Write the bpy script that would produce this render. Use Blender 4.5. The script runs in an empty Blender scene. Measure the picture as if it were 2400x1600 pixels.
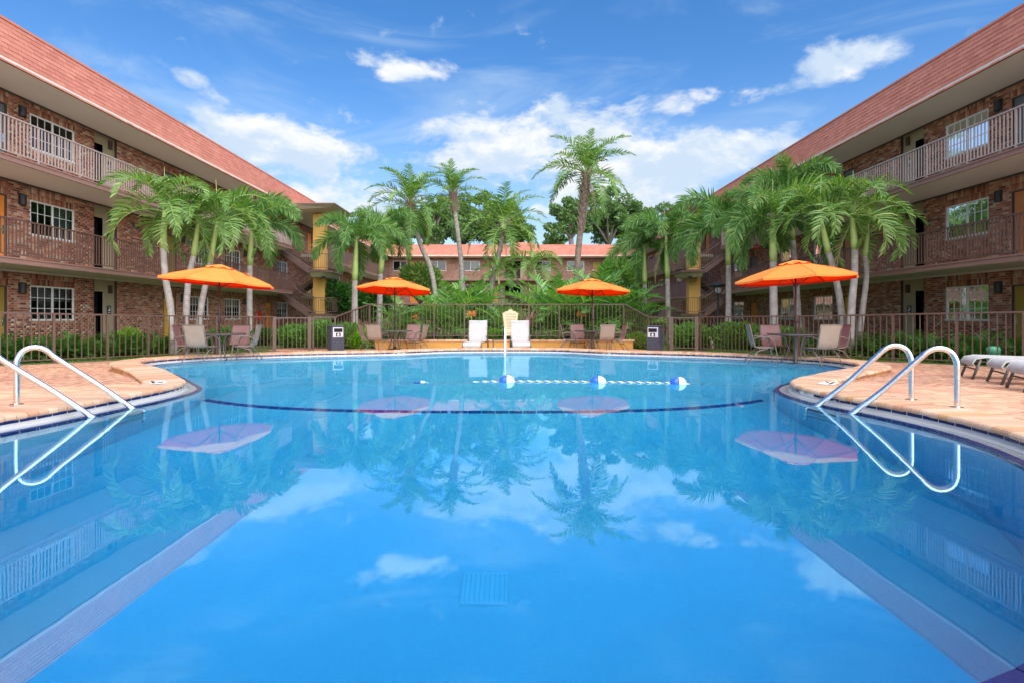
import bpy, bmesh, math, random
import numpy as np
from mathutils import Vector, Matrix
from mathutils.geometry import delaunay_2d_cdt
R = math.radians
PI = math.pi
rnd = random.Random(7)
SC = bpy.context.scene
COL = SC.collection

# ------------------------------------------------------------------ camera
CAM_H, FOC, CX, HY = 1.06, 1280.0, 1195.0, 745.0      # eye height over the water, focal length etc. for a 2400 px wide frame
cam = bpy.data.cameras.new('camera')
cam.sensor_width = 36.0
cam.lens = FOC / 2400.0 * 36.0
cam.shift_x = (1200.0 - CX) / 2400.0
cam.shift_y = (HY - 800.0) / 2400.0
cam.clip_start = 0.05
cam.clip_end = 3000.0
cam_o = bpy.data.objects.new('camera', cam)
COL.objects.link(cam_o)
cam_o.location = (0, 0, CAM_H)
cam_o.rotation_euler = (R(90), 0, 0)
SC.camera = cam_o
SC.render.resolution_x, SC.render.resolution_y = 1024, 682

# ------------------------------------------------------------------ world, sun, exposure
SUN_EL, SUN_AZ = R(46), R(155)        # azimuth clockwise from +Y: behind the camera, to the right
world = bpy.data.worlds.new('World')
SC.world = world
world.use_nodes = True
wt = world.node_tree
for n in list(wt.nodes):
    wt.nodes.remove(n)


class NT:
    """small helper to write node trees"""
    def __init__(self, tree):
        self.t = tree

    def n(self, typ, **kw):
        nd = self.t.nodes.new(typ)
        for k, v in kw.items():
            setattr(nd, k, v)
        return nd

    def set(self, sock, v):
        if hasattr(v, 'is_output') or isinstance(v, bpy.types.NodeSocket):
            self.t.links.new(v, sock)
        else:
            sock.default_value = v

    def m(self, op, a, b=None, c=None, clamp=False):
        nd = self.n('ShaderNodeMath', operation=op, use_clamp=clamp)
        self.set(nd.inputs[0], a)
        if b is not None:
            self.set(nd.inputs[1], b)
        if c is not None:
            self.set(nd.inputs[2], c)
        return nd.outputs[0]

    def vm(self, op, a, b=None, out=0):
        nd = self.n('ShaderNodeVectorMath', operation=op)
        self.set(nd.inputs[0], a)
        if b is not None:
            self.set(nd.inputs[1], b)
        return nd.outputs[out]

    def noise(self, vec, scale, detail=4, rough=0.55, out='Fac', dist=0.0):
        nd = self.n('ShaderNodeTexNoise')
        self.set(nd.inputs['Vector'], vec)
        nd.inputs['Scale'].default_value = scale
        nd.inputs['Detail'].default_value = detail
        nd.inputs['Roughness'].default_value = rough
        nd.inputs['Distortion'].default_value = dist
        return nd.outputs[out]

    def mix(self, fac, a, b, blend='MIX'):
        nd = self.n('ShaderNodeMix', data_type='RGBA', blend_type=blend)
        self.set(nd.inputs[0], fac)
        self.set(nd.inputs[6], a)
        self.set(nd.inputs[7], b)
        return nd.outputs[2]

    def ramp(self, fac, stops, interp='LINEAR'):
        nd = self.n('ShaderNodeValToRGB')
        cr = nd.color_ramp
        cr.interpolation = interp
        while len(cr.elements) < len(stops):
            cr.elements.new(0.5)
        for e, (p, c) in zip(cr.elements, stops):
            e.position = p
            e.color = c if len(c) == 4 else (*c, 1)
        self.set(nd.inputs[0], fac)
        return nd.outputs[0]

    def smooth(self, x, lo, hi):
        nd = self.n('ShaderNodeMapRange', interpolation_type='SMOOTHSTEP')
        self.set(nd.inputs[0], x)
        nd.inputs[1].default_value = lo
        nd.inputs[2].default_value = hi
        return nd.outputs[0]

    def bump(self, h, strength=0.3, dist=0.02):
        nd = self.n('ShaderNodeBump')
        nd.inputs['Strength'].default_value = strength
        nd.inputs['Distance'].default_value = dist
        self.set(nd.inputs['Height'], h)
        return nd.outputs[0]


W = NT(wt)
sky = W.n('ShaderNodeTexSky', sky_type='NISHITA')
sky.sun_disc = False
sky.sun_elevation = SUN_EL
sky.sun_rotation = SUN_AZ
sky.altitude = 0.0
sky.air_density = 1.15
sky.dust_density = 0.5
sky.ozone_density = 2.2
tc = W.n('ShaderNodeTexCoord')
d = W.vm('NORMALIZE', tc.outputs['Generated'])
sep = W.n('ShaderNodeSeparateXYZ')
wt.links.new(d, sep.inputs[0])
dx, dy, dz = sep.outputs
az = W.m('ARCTAN2', dx, dy)
el = W.m('ARCSINE', dz)
# cumulus: broken noise, gathered into banks where the photograph has them
cl_vec = W.vm('MULTIPLY', d, (1.0, 1.0, 2.0))
big = W.noise(cl_vec, 1.7, 1, 0.5)
fine = W.noise(cl_vec, 8.0, 7, 0.60, dist=0.2)
BANKS = [  # azimuth, elevation, half width, half height (radians), weight
    (-0.405, 0.275, 0.13, 0.060, 1.0), (-0.35, 0.205, 0.14, 0.040, 0.9), (-0.31, 0.345, 0.06, 0.020, 0.72),
    (0.03, 0.30, 0.17, 0.065, 1.1), (0.13, 0.285, 0.15, 0.065, 1.1), (0.25, 0.225, 0.19, 0.040, 1.0), (0.33, 0.27, 0.15, 0.035, 0.95),
    (0.30, 0.36, 0.10, 0.020, 0.55), (-0.22, 0.425, 0.058, 0.020, 0.92), (-0.12, 0.43, 0.07, 0.014, 0.66),
    (0.345, 0.37, 0.028, 0.018, 0.85), (0.565, 0.375, 0.058, 0.024, 0.95), (-0.53, 0.36, 0.02, 0.010, 0.4), (-0.78, 0.52, 0.10, 0.035, 0.7),
]
acc = None
for a0, e0, sa, se, wgt in BANKS:
    qa = W.m('MULTIPLY', W.m('SUBTRACT', az, a0), 1.0 / sa)
    qe = W.m('MULTIPLY', W.m('SUBTRACT', el, e0), 1.0 / se)
    g = W.m('MULTIPLY_ADD', qa, qa, W.m('MULTIPLY', qe, qe))
    g = W.m('MULTIPLY_ADD', g, -0.42 * wgt, wgt)
    acc = g if acc is None else W.m('MAXIMUM', acc, g)
# elsewhere the same kind of sky goes on: scattered banks wherever the broad noise is high
acc = W.m('MAXIMUM', acc, W.m('MULTIPLY_ADD', W.smooth(big, 0.50, 0.68), W.smooth(W.m('ABSOLUTE', az), 0.75, 1.0), -0.15))
acc = W.m('MAXIMUM', acc, -0.45)
dens = W.m('MULTIPLY_ADD', acc, 0.50, W.m('MULTIPLY', W.m('SUBTRACT', fine, 0.5), 1.75))
cum = W.m('MULTIPLY', W.smooth(dens, 0.15, 0.50), 0.98)
# thin cirrus veils
ci_vec = W.vm('MULTIPLY', d, (1.0, 2.2, 4.0))
cir = W.noise(ci_vec, 2.0, 5, 0.6, dist=0.8)
cirm = W.m('MULTIPLY', W.smooth(cir, 0.42, 0.80), 0.60)
low = W.smooth(el, 0.42, 0.04)
veil = W.m('MULTIPLY', low, 0.45)
shade = W.smooth(W.noise(W.vm('ADD', cl_vec, (0.0, 0.0, 0.035)), 8.0, 5, 0.6, dist=0.2), 0.62, 0.40)
skyc = W.n('ShaderNodeHueSaturation')
skyc.inputs['Saturation'].default_value = 1.36
skyc.inputs['Value'].default_value = 0.68
wt.links.new(sky.outputs[0], skyc.inputs['Color'])
skym = W.mix(1.0, skyc.outputs[0], (1.0, 0.90, 0.98, 1), 'MULTIPLY')
SKY_S, CLOUD_L = 0.13, 0.43
cloud_col = W.mix(shade, (CLOUD_L * 0.66 / SKY_S, CLOUD_L * 0.80 / SKY_S, CLOUD_L * 0.98 / SKY_S, 1), (CLOUD_L * 1.03 / SKY_S, CLOUD_L * 1.04 / SKY_S, CLOUD_L * 1.05 / SKY_S, 1))
c1 = W.mix(W.m('MAXIMUM', cirm, veil), skym, (CLOUD_L * 0.62 / SKY_S, CLOUD_L * 0.80 / SKY_S, CLOUD_L * 1.0 / SKY_S, 1))
c2 = W.mix(cum, c1, cloud_col)
bg = W.n('ShaderNodeBackground')
wt.links.new(c2, bg.inputs['Color'])
bg.inputs['Strength'].default_value = SKY_S
wo = W.n('ShaderNodeOutputWorld')
wt.links.new(bg.outputs[0], wo.inputs['Surface'])
world.cycles.sampling_method = 'MANUAL'
world.cycles.sample_map_resolution = 512

sun = bpy.data.lights.new('sun', 'SUN')
sun.energy = 3.4
sun.angle = R(105)
sun.color = (1.0, 0.95, 0.87)
sun_o = bpy.data.objects.new('sun', sun)
COL.objects.link(sun_o)
sdir = Vector((math.sin(SUN_AZ) * math.cos(SUN_EL), math.cos(SUN_AZ) * math.cos(SUN_EL), math.sin(SUN_EL)))
sun_o.rotation_euler = sdir.to_track_quat('Z', 'Y').to_euler()
sun_o.location = sdir * 60

SC.view_settings.view_transform = 'Standard'
SC.view_settings.look = 'None'
SC.view_settings.gamma = 1.0
SC.view_settings.use_curve_mapping = False
SC.view_settings.exposure = 1.2
SC.cycles.max_bounces = 7
SC.cycles.transparent_max_bounces = 8
SC.cycles.transmission_bounces = 5
SC.cycles.adaptive_threshold = 0.015
SC.cycles.diffuse_bounces = 3
SC.cycles.glossy_bounces = 3
SC.cycles.sample_clamp_indirect = 6.0

# ------------------------------------------------------------------ materials
MATS = {}


def new_mat(name):
    m = bpy.data.materials.new(name)
    m.use_nodes = True
    t = m.node_tree
    for n in list(t.nodes):
        t.nodes.remove(n)
    MATS[name] = m
    return m, NT(t)


def finish(T, bsdf, vol=None):
    o = T.n('ShaderNodeOutputMaterial')
    T.t.links.new(bsdf, o.inputs['Surface'])
    if vol is not None:
        T.t.links.new(vol, o.inputs['Volume'])


def princ(T, col, rough=0.6, metal=0.0, spec=0.4, normal=None, coat=0.0):
    p = T.n('ShaderNodeBsdfPrincipled')
    T.set(p.inputs['Base Color'], col if not isinstance(col, tuple) else (*col[:3], 1))
    T.set(p.inputs['Roughness'], rough)
    p.inputs['Metallic'].default_value = metal
    p.inputs['Specular IOR Level'].default_value = spec
    p.inputs['Coat Weight'].default_value = coat
    if normal is not None:
        T.t.links.new(normal, p.inputs['Normal'])
    return p.outputs[0]


def plain(name, col, rough=0.6, metal=0.0, spec=0.4, var=0.12, scale=3.0, bump=0.1, bscale=60.0, coat=0.0, bdist=0.004):
    """one colour with soft wear: large blotches, fine grain and a little relief"""
    m, T = new_mat(name)
    pos = T.n('ShaderNodeNewGeometry').outputs['Position']
    a = T.noise(pos, scale, 4, 0.6)
    b = T.noise(pos, bscale, 3, 0.6)
    k = T.m('ADD', T.m('MULTIPLY', T.m('SUBTRACT', a, 0.5), var * 2), T.m('MULTIPLY', T.m('SUBTRACT', b, 0.5), var * 0.9))
    col2 = T.mix(1.0, (*col, 1), T.ramp(T.m('ADD', k, 0.5), [(0, (0.5, 0.5, 0.5)), (1, (1.5, 1.5, 1.5))]), 'MULTIPLY')
    rg = T.m('ADD', rough, T.m('MULTIPLY', T.m('SUBTRACT', a, 0.5), 0.2))
    nrm = T.bump(b, bump, bdist) if bump else None
    finish(T, princ(T, col2, rg, metal, spec, nrm, coat))
    return m


def pieces(name, stops, rough=0.8, spec=0.25, grain=40.0, bump=0.4, bdist=0.004, blotch=0.18, bl_scale=1.5):
    """loose pieces (bricks, pavers, shingles): every piece its own tone"""
    m, T = new_mat(name)
    g = T.n('ShaderNodeNewGeometry')
    oi = T.n('ShaderNodeObjectInfo')
    r = T.m('FRACT', T.m('ADD', g.outputs['Random Per Island'], oi.outputs['Random']))
    pos = g.outputs['Position']
    c = T.ramp(r, stops)
    a = T.noise(pos, bl_scale, 4, 0.6)
    b = T.noise(pos, grain, 4, 0.65)
    k = T.m('ADD', T.m('MULTIPLY', T.m('SUBTRACT', a, 0.5), blotch * 2), T.m('MULTIPLY', T.m('SUBTRACT', b, 0.5), 0.35))
    c = T.mix(1.0, c, T.ramp(T.m('ADD', k, 0.5), [(0, (0.5, 0.5, 0.5)), (1, (1.5, 1.5, 1.5))]), 'MULTIPLY')
    finish(T, princ(T, c, rough, 0, spec, T.bump(b, bump, bdist)))
    return m


def leaf_mat(name, stops, rough=0.45, trans=0.3, spec=0.4):
    m, T = new_mat(name)
    g = T.n('ShaderNodeNewGeometry')
    oi = T.n('ShaderNodeObjectInfo')
    r = T.m('ADD', T.m('MULTIPLY', g.outputs['Random Per Island'], 0.72), T.m('MULTIPLY', oi.outputs['Random'], 0.28))
    c = T.ramp(r, stops)
    p = princ(T, c, rough, 0, spec)
    tr = T.n('ShaderNodeBsdfTranslucent')
    T.t.links.new(T.mix(1.0, c, (1.5, 1.5, 0.55, 1), 'MULTIPLY'), tr.inputs['Color'])
    mx = T.n('ShaderNodeMixShader')
    mx.inputs[0].default_value = trans
    T.t.links.new(p, mx.inputs[1])
    T.t.links.new(tr.outputs[0], mx.inputs[2])
    finish(T, mx.outputs[0])
    return m


pieces('brick', [(0, (0.15, 0.06, 0.045)), (0.12, (0.26, 0.105, 0.072)), (0.3, (0.37, 0.145, 0.095)), (0.55, (0.44, 0.19, 0.125)), (0.75, (0.49, 0.25, 0.165)), (0.88, (0.54, 0.34, 0.24)), (0.96, (0.58, 0.43, 0.32)), (1, (0.15, 0.11, 0.10))], 0.85, 0.2, 60, 0.5, 0.004, 0.2, 0.7)
plain('mortar', (0.56, 0.45, 0.38), 0.9, var=0.15, bump=0.3)
# far brickwork, drawn by the material
m, T = new_mat('brick_far')
pos = T.n('ShaderNodeNewGeometry').outputs['Position']
sx = T.n('ShaderNodeSeparateXYZ')
T.t.links.new(pos, sx.inputs[0])
cb = T.n('ShaderNodeCombineXYZ')
T.set(cb.inputs[0], T.m('ADD', sx.outputs[0], sx.outputs[1]))
T.set(cb.inputs[1], sx.outputs[2])
bt = T.n('ShaderNodeTexBrick')
T.t.links.new(cb.outputs[0], bt.inputs['Vector'])
bt.inputs['Scale'].default_value = 1.0
bt.inputs['Brick Width'].default_value = 0.215
bt.inputs['Row Height'].default_value = 0.072
bt.inputs['Mortar Size'].default_value = 0.008
bt.inputs['Color1'].default_value = (0.16, 0.065, 0.045, 1)
bt.inputs['Color2'].default_value = (0.42, 0.20, 0.125, 1)
bt.inputs['Mortar'].default_value = (0.40, 0.31, 0.25, 1)
c = T.mix(1.0, bt.outputs['Color'], T.ramp(T.noise(pos, 1.2, 4), [(0.2, (0.7, 0.7, 0.7)), (0.8, (1.25, 1.25, 1.25))]), 'MULTIPLY')
finish(T, princ(T, c, 0.85, 0, 0.2, T.bump(bt.outputs['Fac'], -0.4, 0.006)))

pieces('shingle', [(0, (0.475, 0.175, 0.128)), (0.5, (0.525, 0.20, 0.146)), (1, (0.57, 0.228, 0.168))], 0.9, 0.15, 90, 0.5, 0.004, 0.22, 0.35)
plain('shingle_back', (0.20, 0.075, 0.05), 0.9)
plain('seam_orange', (0.70, 0.20, 0.03), 0.8)
plain('drip_edge', (0.62, 0.215, 0.13), 0.55, var=0.08, spec=0.4)
plain('soffit', (0.71, 0.635, 0.55), 0.85, var=0.07, scale=0.8, bump=0.15, bscale=25)
plain('slab_edge', (0.30, 0.165, 0.135), 0.7, var=0.14, scale=2.0, bump=0.2)
plain('rail_skylit', (0.42, 0.33, 0.30), 0.45, var=0.12, scale=4, bump=0.1)  # same brown railing paint, with the skylight on the top gallery put into its colour
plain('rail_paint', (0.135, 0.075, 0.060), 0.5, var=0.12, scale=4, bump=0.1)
plain('fence_paint', (0.115, 0.070, 0.055), 0.45, var=0.14, scale=4, bump=0.1)
plain('stair_brown', (0.13, 0.075, 0.062), 0.65, var=0.15, bump=0.2)
plain('panel_brown', (0.145, 0.08, 0.066), 0.6, var=0.1, scale=1.5, bump=0.15)
plain('tread', (0.22, 0.16, 0.135), 0.8, var=0.15)
plain('tan_stucco', (0.40, 0.34, 0.225), 0.85, var=0.08, bump=0.3, bscale=90)
plain('yellow_stucco', (0.62, 0.37, 0.10), 0.85, var=0.1, bump=0.35, bscale=80, scale=1.5)
plain('cream_stucco', (0.62, 0.56, 0.40), 0.85, var=0.08, bump=0.3, bscale=80)
plain('planter_yellow', (0.56, 0.32, 0.075), 0.8, var=0.12, bump=0.35, bscale=70)
plain('white_frame', (0.80, 0.81, 0.80), 0.45, var=0.05, bump=0.05)
plain('door_olive', (0.37, 0.255, 0.05), 0.5, var=0.08)
plain('door_yellow', (0.72, 0.42, 0.02), 0.5, var=0.08)
plain('door_orange', (0.80, 0.26, 0.035), 0.5, var=0.08)
plain('door_coral', (0.56, 0.215, 0.085), 0.5, var=0.08)
plain('door_grey', (0.13, 0.15, 0.155), 0.5, var=0.08)
plain('dark_trim', (0.085, 0.055, 0.045), 0.6)
plain('black_metal', (0.028, 0.028, 0.032), 0.45, var=0.2)
plain('bin_metal', (0.055, 0.06, 0.085), 0.5, var=0.12, spec=0.4)
plain('bin_plate', (0.62, 0.62, 0.68), 0.35, metal=0.3, var=0.05)
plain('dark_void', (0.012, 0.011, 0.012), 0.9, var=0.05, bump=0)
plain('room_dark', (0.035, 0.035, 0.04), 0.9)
plain('blind', (0.50, 0.50, 0.50), 0.7)
plain('sign_navy', (0.025, 0.03, 0.06), 0.4)
plain('white_paint', (0.80, 0.80, 0.78), 0.5, var=0.04, bump=0.05)
plain('exit_red', (0.65, 0.02, 0.015), 0.4)
plain('steel_dark', (0.115, 0.10, 0.095), 0.4, metal=0.4, var=0.1)
plain('chair_frame', (0.17, 0.14, 0.12), 0.36, metal=0.35, var=0.1)
plain('plaster', (0.74, 0.76, 0.76), 0.75, var=0.14, scale=0.9, bump=0.1, bscale=30, spec=0.3)
plain('gutter_plaster', (0.47, 0.47, 0.48), 0.6, var=0.06, scale=4, bump=0.1)
plain('break_tile', (0.03, 0.06, 0.26), 0.2, var=0.2, scale=5, bump=0.05)
plain('navy_tile', (0.012, 0.020, 0.105), 0.15, var=0.25, scale=5, bump=0.05, spec=0.6)
plain('grout', (0.66, 0.68, 0.68), 0.85)
plain('drain_white', (0.86, 0.88, 0.86), 0.5)
plain('floor_inlet', (0.62, 0.76, 0.76), 0.4)
plain('tile_white', (0.84, 0.84, 0.82), 0.25, var=0.05)
plain('ink', (0.03, 0.03, 0.04), 0.6, bump=0)
plain('sign_cream', (0.62, 0.55, 0.36), 0.5, var=0.04, bump=0.05)
plain('sign_brown', (0.50, 0.24, 0.14), 0.5)
plain('sign_text', (0.19, 0.14, 0.06), 0.6, bump=0)
plain('pole_dark', (0.05, 0.033, 0.032), 0.4, metal=0.2)
plain('table_grey', (0.07, 0.075, 0.07), 0.3, var=0.1, spec=0.5)
plain('float_white', (0.86, 0.86, 0.86), 0.3, var=0.04, coat=0.3)
plain('float_blue', (0.03, 0.12, 0.55), 0.3, var=0.06, coat=0.3)
plain('rope_yellow', (0.55, 0.42, 0.10), 0.8)
plain('rope_blue', (0.06, 0.16, 0.38), 0.8)
plain('util_green', (0.10, 0.42, 0.25), 0.4, var=0.08)
plain('stone_pale', (0.55, 0.50, 0.36), 0.85, var=0.2, scale=12)
plain('concrete', (0.40, 0.35, 0.28), 0.9, var=0.2)
plain('kerb_moss', (0.115, 0.105, 0.055), 0.95, var=0.4, scale=6, bump=0.5, bscale=30)
plain('soil', (0.075, 0.05, 0.033), 0.95, var=0.3, scale=5, bump=0.8, bscale=25, bdist=0.03)
plain('lawn_soil', (0.065, 0.115, 0.02), 0.95, var=0.35, scale=3, bump=0.8, bscale=40, bdist=0.03)
plain('roof_gravel', (0.42, 0.40, 0.37), 0.95, var=0.15)
pieces('coping', [(0, (0.46, 0.225, 0.13)), (0.2, (0.51, 0.295, 0.19)), (0.6, (0.555, 0.35, 0.24)), (0.9, (0.60, 0.41, 0.29)), (1, (0.51, 0.28, 0.12))], 0.75, 0.3, 30, 0.4, 0.004, 0.12, 2.0)
pieces('paver', [(0, (0.50, 0.235, 0.145)), (0.3, (0.56, 0.285, 0.18)), (0.6, (0.60, 0.325, 0.21)), (0.85, (0.63, 0.36, 0.235)), (0.95, (0.67, 0.41, 0.24)), (1, (0.52, 0.29, 0.205))], 0.8, 0.3, 30, 0.4, 0.004, 0.25, 0.9)
plain('paver_joint', (0.46, 0.245, 0.16), 0.9, var=0.2)
pieces('riser_brick', [(0, (0.34, 0.155, 0.06)), (0.5, (0.42, 0.20, 0.08)), (1, (0.52, 0.27, 0.10))], 0.8, 0.3)

# stainless steel
m, T = new_mat('stainless')
pos = T.n('ShaderNodeNewGeometry').outputs['Position']
b = T.noise(T.vm('MULTIPLY', pos, (1, 1, 6)), 25, 4)
finish(T, princ(T, (0.78, 0.77, 0.76), T.ramp(b, [(0.3, (0.13,) * 3), (0.8, (0.30,) * 3)]), 1.0, 0.5, T.bump(b, 0.03, 0.002)))
# window glass: dark reflecting pane
m, T = new_mat('window_glass')
pos = T.n('ShaderNodeNewGeometry').outputs['Position']
b = T.noise(pos, 2.2, 3)
oi = T.n('ShaderNodeObjectInfo')
gl = T.n('ShaderNodeBsdfGlossy')
gl.inputs['Color'].default_value = (0.9, 0.93, 0.95, 1)
gl.inputs['Roughness'].default_value = 0.02
T.t.links.new(T.bump(b, 0.10, 0.03), gl.inputs['Normal'])
tr = T.n('ShaderNodeBsdfTransparent')
tr.inputs['Color'].default_value = (0.55, 0.6, 0.62, 1)
fr = T.n('ShaderNodeFresnel')
fr.inputs['IOR'].default_value = 1.55
mx = T.n('ShaderNodeMixShader')
T.t.links.new(fr.outputs[0], mx.inputs[0])
T.t.links.new(tr.outputs[0], mx.inputs[1])
T.t.links.new(gl.outputs[0], mx.inputs[2])
finish(T, mx.outputs[0])
# warm lamp seen through a window
m, T = new_mat('lamp_glow')
e = T.n('ShaderNodeEmission')
e.inputs['Color'].default_value = (1.0, 0.55, 0.18, 1)
e.inputs['Strength'].default_value = 6
finish(T, e.outputs[0])
# pool water
m, T = new_mat('pool_water')
pos = T.n('ShaderNodeNewGeometry').outputs['Position']
w1 = T.noise(pos, 0.7, 2, 0.5)
w2 = T.noise(pos, 3.5, 2, 0.5)
h = T.m('ADD', w1, T.m('MULTIPLY', w2, 0.12))
nrm = T.bump(h, 0.05, 0.03)
ga = T.n('ShaderNodeBsdfRefraction')
ga.inputs['IOR'].default_value = 1.33
ga.inputs['Roughness'].default_value = 0.0
T.t.links.new(nrm, ga.inputs['Normal'])
gy = T.n('ShaderNodeBsdfGlossy')
gy.inputs['Color'].default_value = (0.62, 0.88, 1.0, 1)
gy.inputs['Roughness'].default_value = 0.0
T.t.links.new(nrm, gy.inputs['Normal'])
fr = T.n('ShaderNodeLayerWeight')
fr.inputs['Blend'].default_value = 0.5
T.t.links.new(nrm, fr.inputs['Normal'])
gm = T.n('ShaderNodeNewGeometry')
mx = T.n('ShaderNodeMixShader')
refl = T.m('MULTIPLY_ADD', T.m('POWER', fr.outputs['Facing'], 4.0), 0.05, 0.35)     # calm, clear pool water: an even sheen that grows slowly towards grazing
T.set(mx.inputs[0], refl)
T.t.links.new(ga.outputs[0], mx.inputs[1])
T.t.links.new(gy.outputs[0], mx.inputs[2])
gl = T.n('ShaderNodeBsdfGlass')                       # seen from below the surface turns light back like real water
gl.inputs['IOR'].default_value = 1.33
gl.inputs['Roughness'].default_value = 0.0
mx2 = T.n('ShaderNodeMixShader')
T.set(mx2.inputs[0], gm.outputs['Backfacing'])
T.t.links.new(mx.outputs[0], mx2.inputs[1])
T.t.links.new(gl.outputs[0], mx2.inputs[2])
mx = mx2
va = T.n('ShaderNodeVolumeAbsorption')
va.inputs['Color'].default_value = (0.0, 0.80, 0.99, 1)
va.inputs['Density'].default_value = 0.72
finish(T, mx.outputs[0], va.outputs[0])
# umbrella cloth
m, T = new_mat('umbrella_cloth')
pos = T.n('ShaderNodeNewGeometry').outputs['Position']
b = T.noise(pos, 3.0, 4)
gm = T.n('ShaderNodeNewGeometry')
c = T.mix(gm.outputs['Backfacing'], T.ramp(b, [(0.2, (0.95, 0.36, 0.075)), (0.8, (0.98, 0.42, 0.10))]), (0.90, 0.035, 0.004, 1))  # red underside: the glow of light through the cloth, put into its colour
p = princ(T, c, 0.85, 0, 0.15, T.bump(T.noise(pos, 9, 2), 0.15, 0.02))
tr = T.n('ShaderNodeBsdfTranslucent')
tr.inputs['Color'].default_value = (1.0, 0.03, 0.0, 1)
mx = T.n('ShaderNodeMixShader')
mx.inputs[0].default_value = 0.42
T.t.links.new(p, mx.inputs[1])
T.t.links.new(tr.outputs[0], mx.inputs[2])
finish(T, mx.outputs[0])


def sling(name, col, trans=0.15):
    m, T = new_mat(name)
    pos = T.n('ShaderNodeNewGeometry').outputs['Position']
    wv = T.noise(pos, 160, 2)
    bl = T.noise(pos, 5, 3)
    c = T.mix(1.0, (*col, 1), T.ramp(T.m('ADD', T.m('MULTIPLY', wv, 0.5), T.m('MULTIPLY', bl, 0.5)), [(0.2, (0.75,) * 3), (0.8, (1.2,) * 3)]), 'MULTIPLY')
    p = princ(T, c, 0.9, 0, 0.12, T.bump(wv, 0.3, 0.002))
    tr = T.n('ShaderNodeBsdfTranslucent')
    T.t.links.new(c, tr.inputs['Color'])
    mx = T.n('ShaderNodeMixShader')
    mx.inputs[0].default_value = trans
    T.t.links.new(p, mx.inputs[1])
    T.t.links.new(tr.outputs[0], mx.inputs[2])
    finish(T, mx.outputs[0])


sling('sling_tan', (0.36, 0.28, 0.225))
sling('sling_mauve', (0.40, 0.275, 0.26))
sling('sling_white', (0.50, 0.49, 0.485), 0.1)

leaf_mat('leaf_adonidia', [(0, (0.045, 0.115, 0.020)), (0.35, (0.105, 0.225, 0.045)), (0.66, (0.17, 0.31, 0.075)), (0.82, (0.31, 0.43, 0.15)), (1, (0.46, 0.52, 0.23))], 0.45, 0.34, 0.35)
leaf_mat('leaf_foxtail', [(0, (0.036, 0.11, 0.026)), (0.35, (0.08, 0.20, 0.045)), (0.66, (0.135, 0.275, 0.075)), (0.84, (0.26, 0.39, 0.13)), (1, (0.39, 0.44, 0.15))], 0.48, 0.34, 0.35)
leaf_mat('leaf_feather', [(0, (0.045, 0.12, 0.022)), (0.35, (0.10, 0.22, 0.045)), (0.65, (0.18, 0.32, 0.075)), (0.8, (0.30, 0.41, 0.11)), (1, (0.43, 0.46, 0.14))], 0.45, 0.36, 0.35)
leaf_mat('leaf_bush_palm', [(0, (0.035, 0.13, 0.024)), (0.35, (0.08, 0.24, 0.045)), (0.65, (0.15, 0.34, 0.075)), (0.8, (0.27, 0.45, 0.12)), (1, (0.42, 0.52, 0.19))], 0.36, 0.34, 0.5)
leaf_mat('leaf_oak', [(0, (0.05, 0.11, 0.035)), (0.5, (0.12, 0.22, 0.075)), (1, (0.25, 0.36, 0.13))], 0.5, 0.3)
leaf_mat('leaf_hedge', [(0, (0.018, 0.075, 0.012)), (0.5, (0.04, 0.135, 0.018)), (0.85, (0.08, 0.21, 0.03)), (1, (0.17, 0.31, 0.04))], 0.45, 0.2)
leaf_mat('leaf_lime', [(0, (0.06, 0.20, 0.010)), (0.5, (0.13, 0.34, 0.012)), (1, (0.28, 0.50, 0.025))], 0.45, 0.3)
leaf_mat('leaf_shrub', [(0, (0.030, 0.115, 0.012)), (0.5, (0.070, 0.22, 0.022)), (1, (0.16, 0.35, 0.04))], 0.45, 0.25)
leaf_mat('grass_blade', [(0, (0.06, 0.20, 0.012)), (0.6, (0.11, 0.32, 0.02)), (1, (0.20, 0.42, 0.05))], 0.5, 0.3)
leaf_mat('grass_tuft', [(0, (0.075, 0.115, 0.035)), (0.5, (0.13, 0.19, 0.055)), (0.8, (0.20, 0.23, 0.09)), (1, (0.27, 0.19, 0.10))], 0.6, 0.2)
leaf_mat('leaf_pink', [(0, (0.34, 0.10, 0.14)), (1, (0.52, 0.25, 0.28))], 0.45, 0.2)
leaf_mat('flower_orange', [(0, (0.75, 0.16, 0.03)), (1, (0.85, 0.32, 0.08))], 0.5, 0.3)
leaf_mat('frond_dry', [(0, (0.24, 0.17, 0.09)), (1, (0.42, 0.33, 0.17))], 0.7, 0.1)
plain('crownshaft', (0.36, 0.47, 0.15), 0.4, var=0.22, scale=3, bump=0.1)
plain('rachis', (0.26, 0.37, 0.12), 0.45, var=0.12)
plain('boots', (0.23, 0.165, 0.13), 0.9, var=0.35, scale=9, bump=0.8, bscale=25, bdist=0.03)
plain('oak_bark', (0.16, 0.135, 0.11), 0.9, var=0.25)


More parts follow.
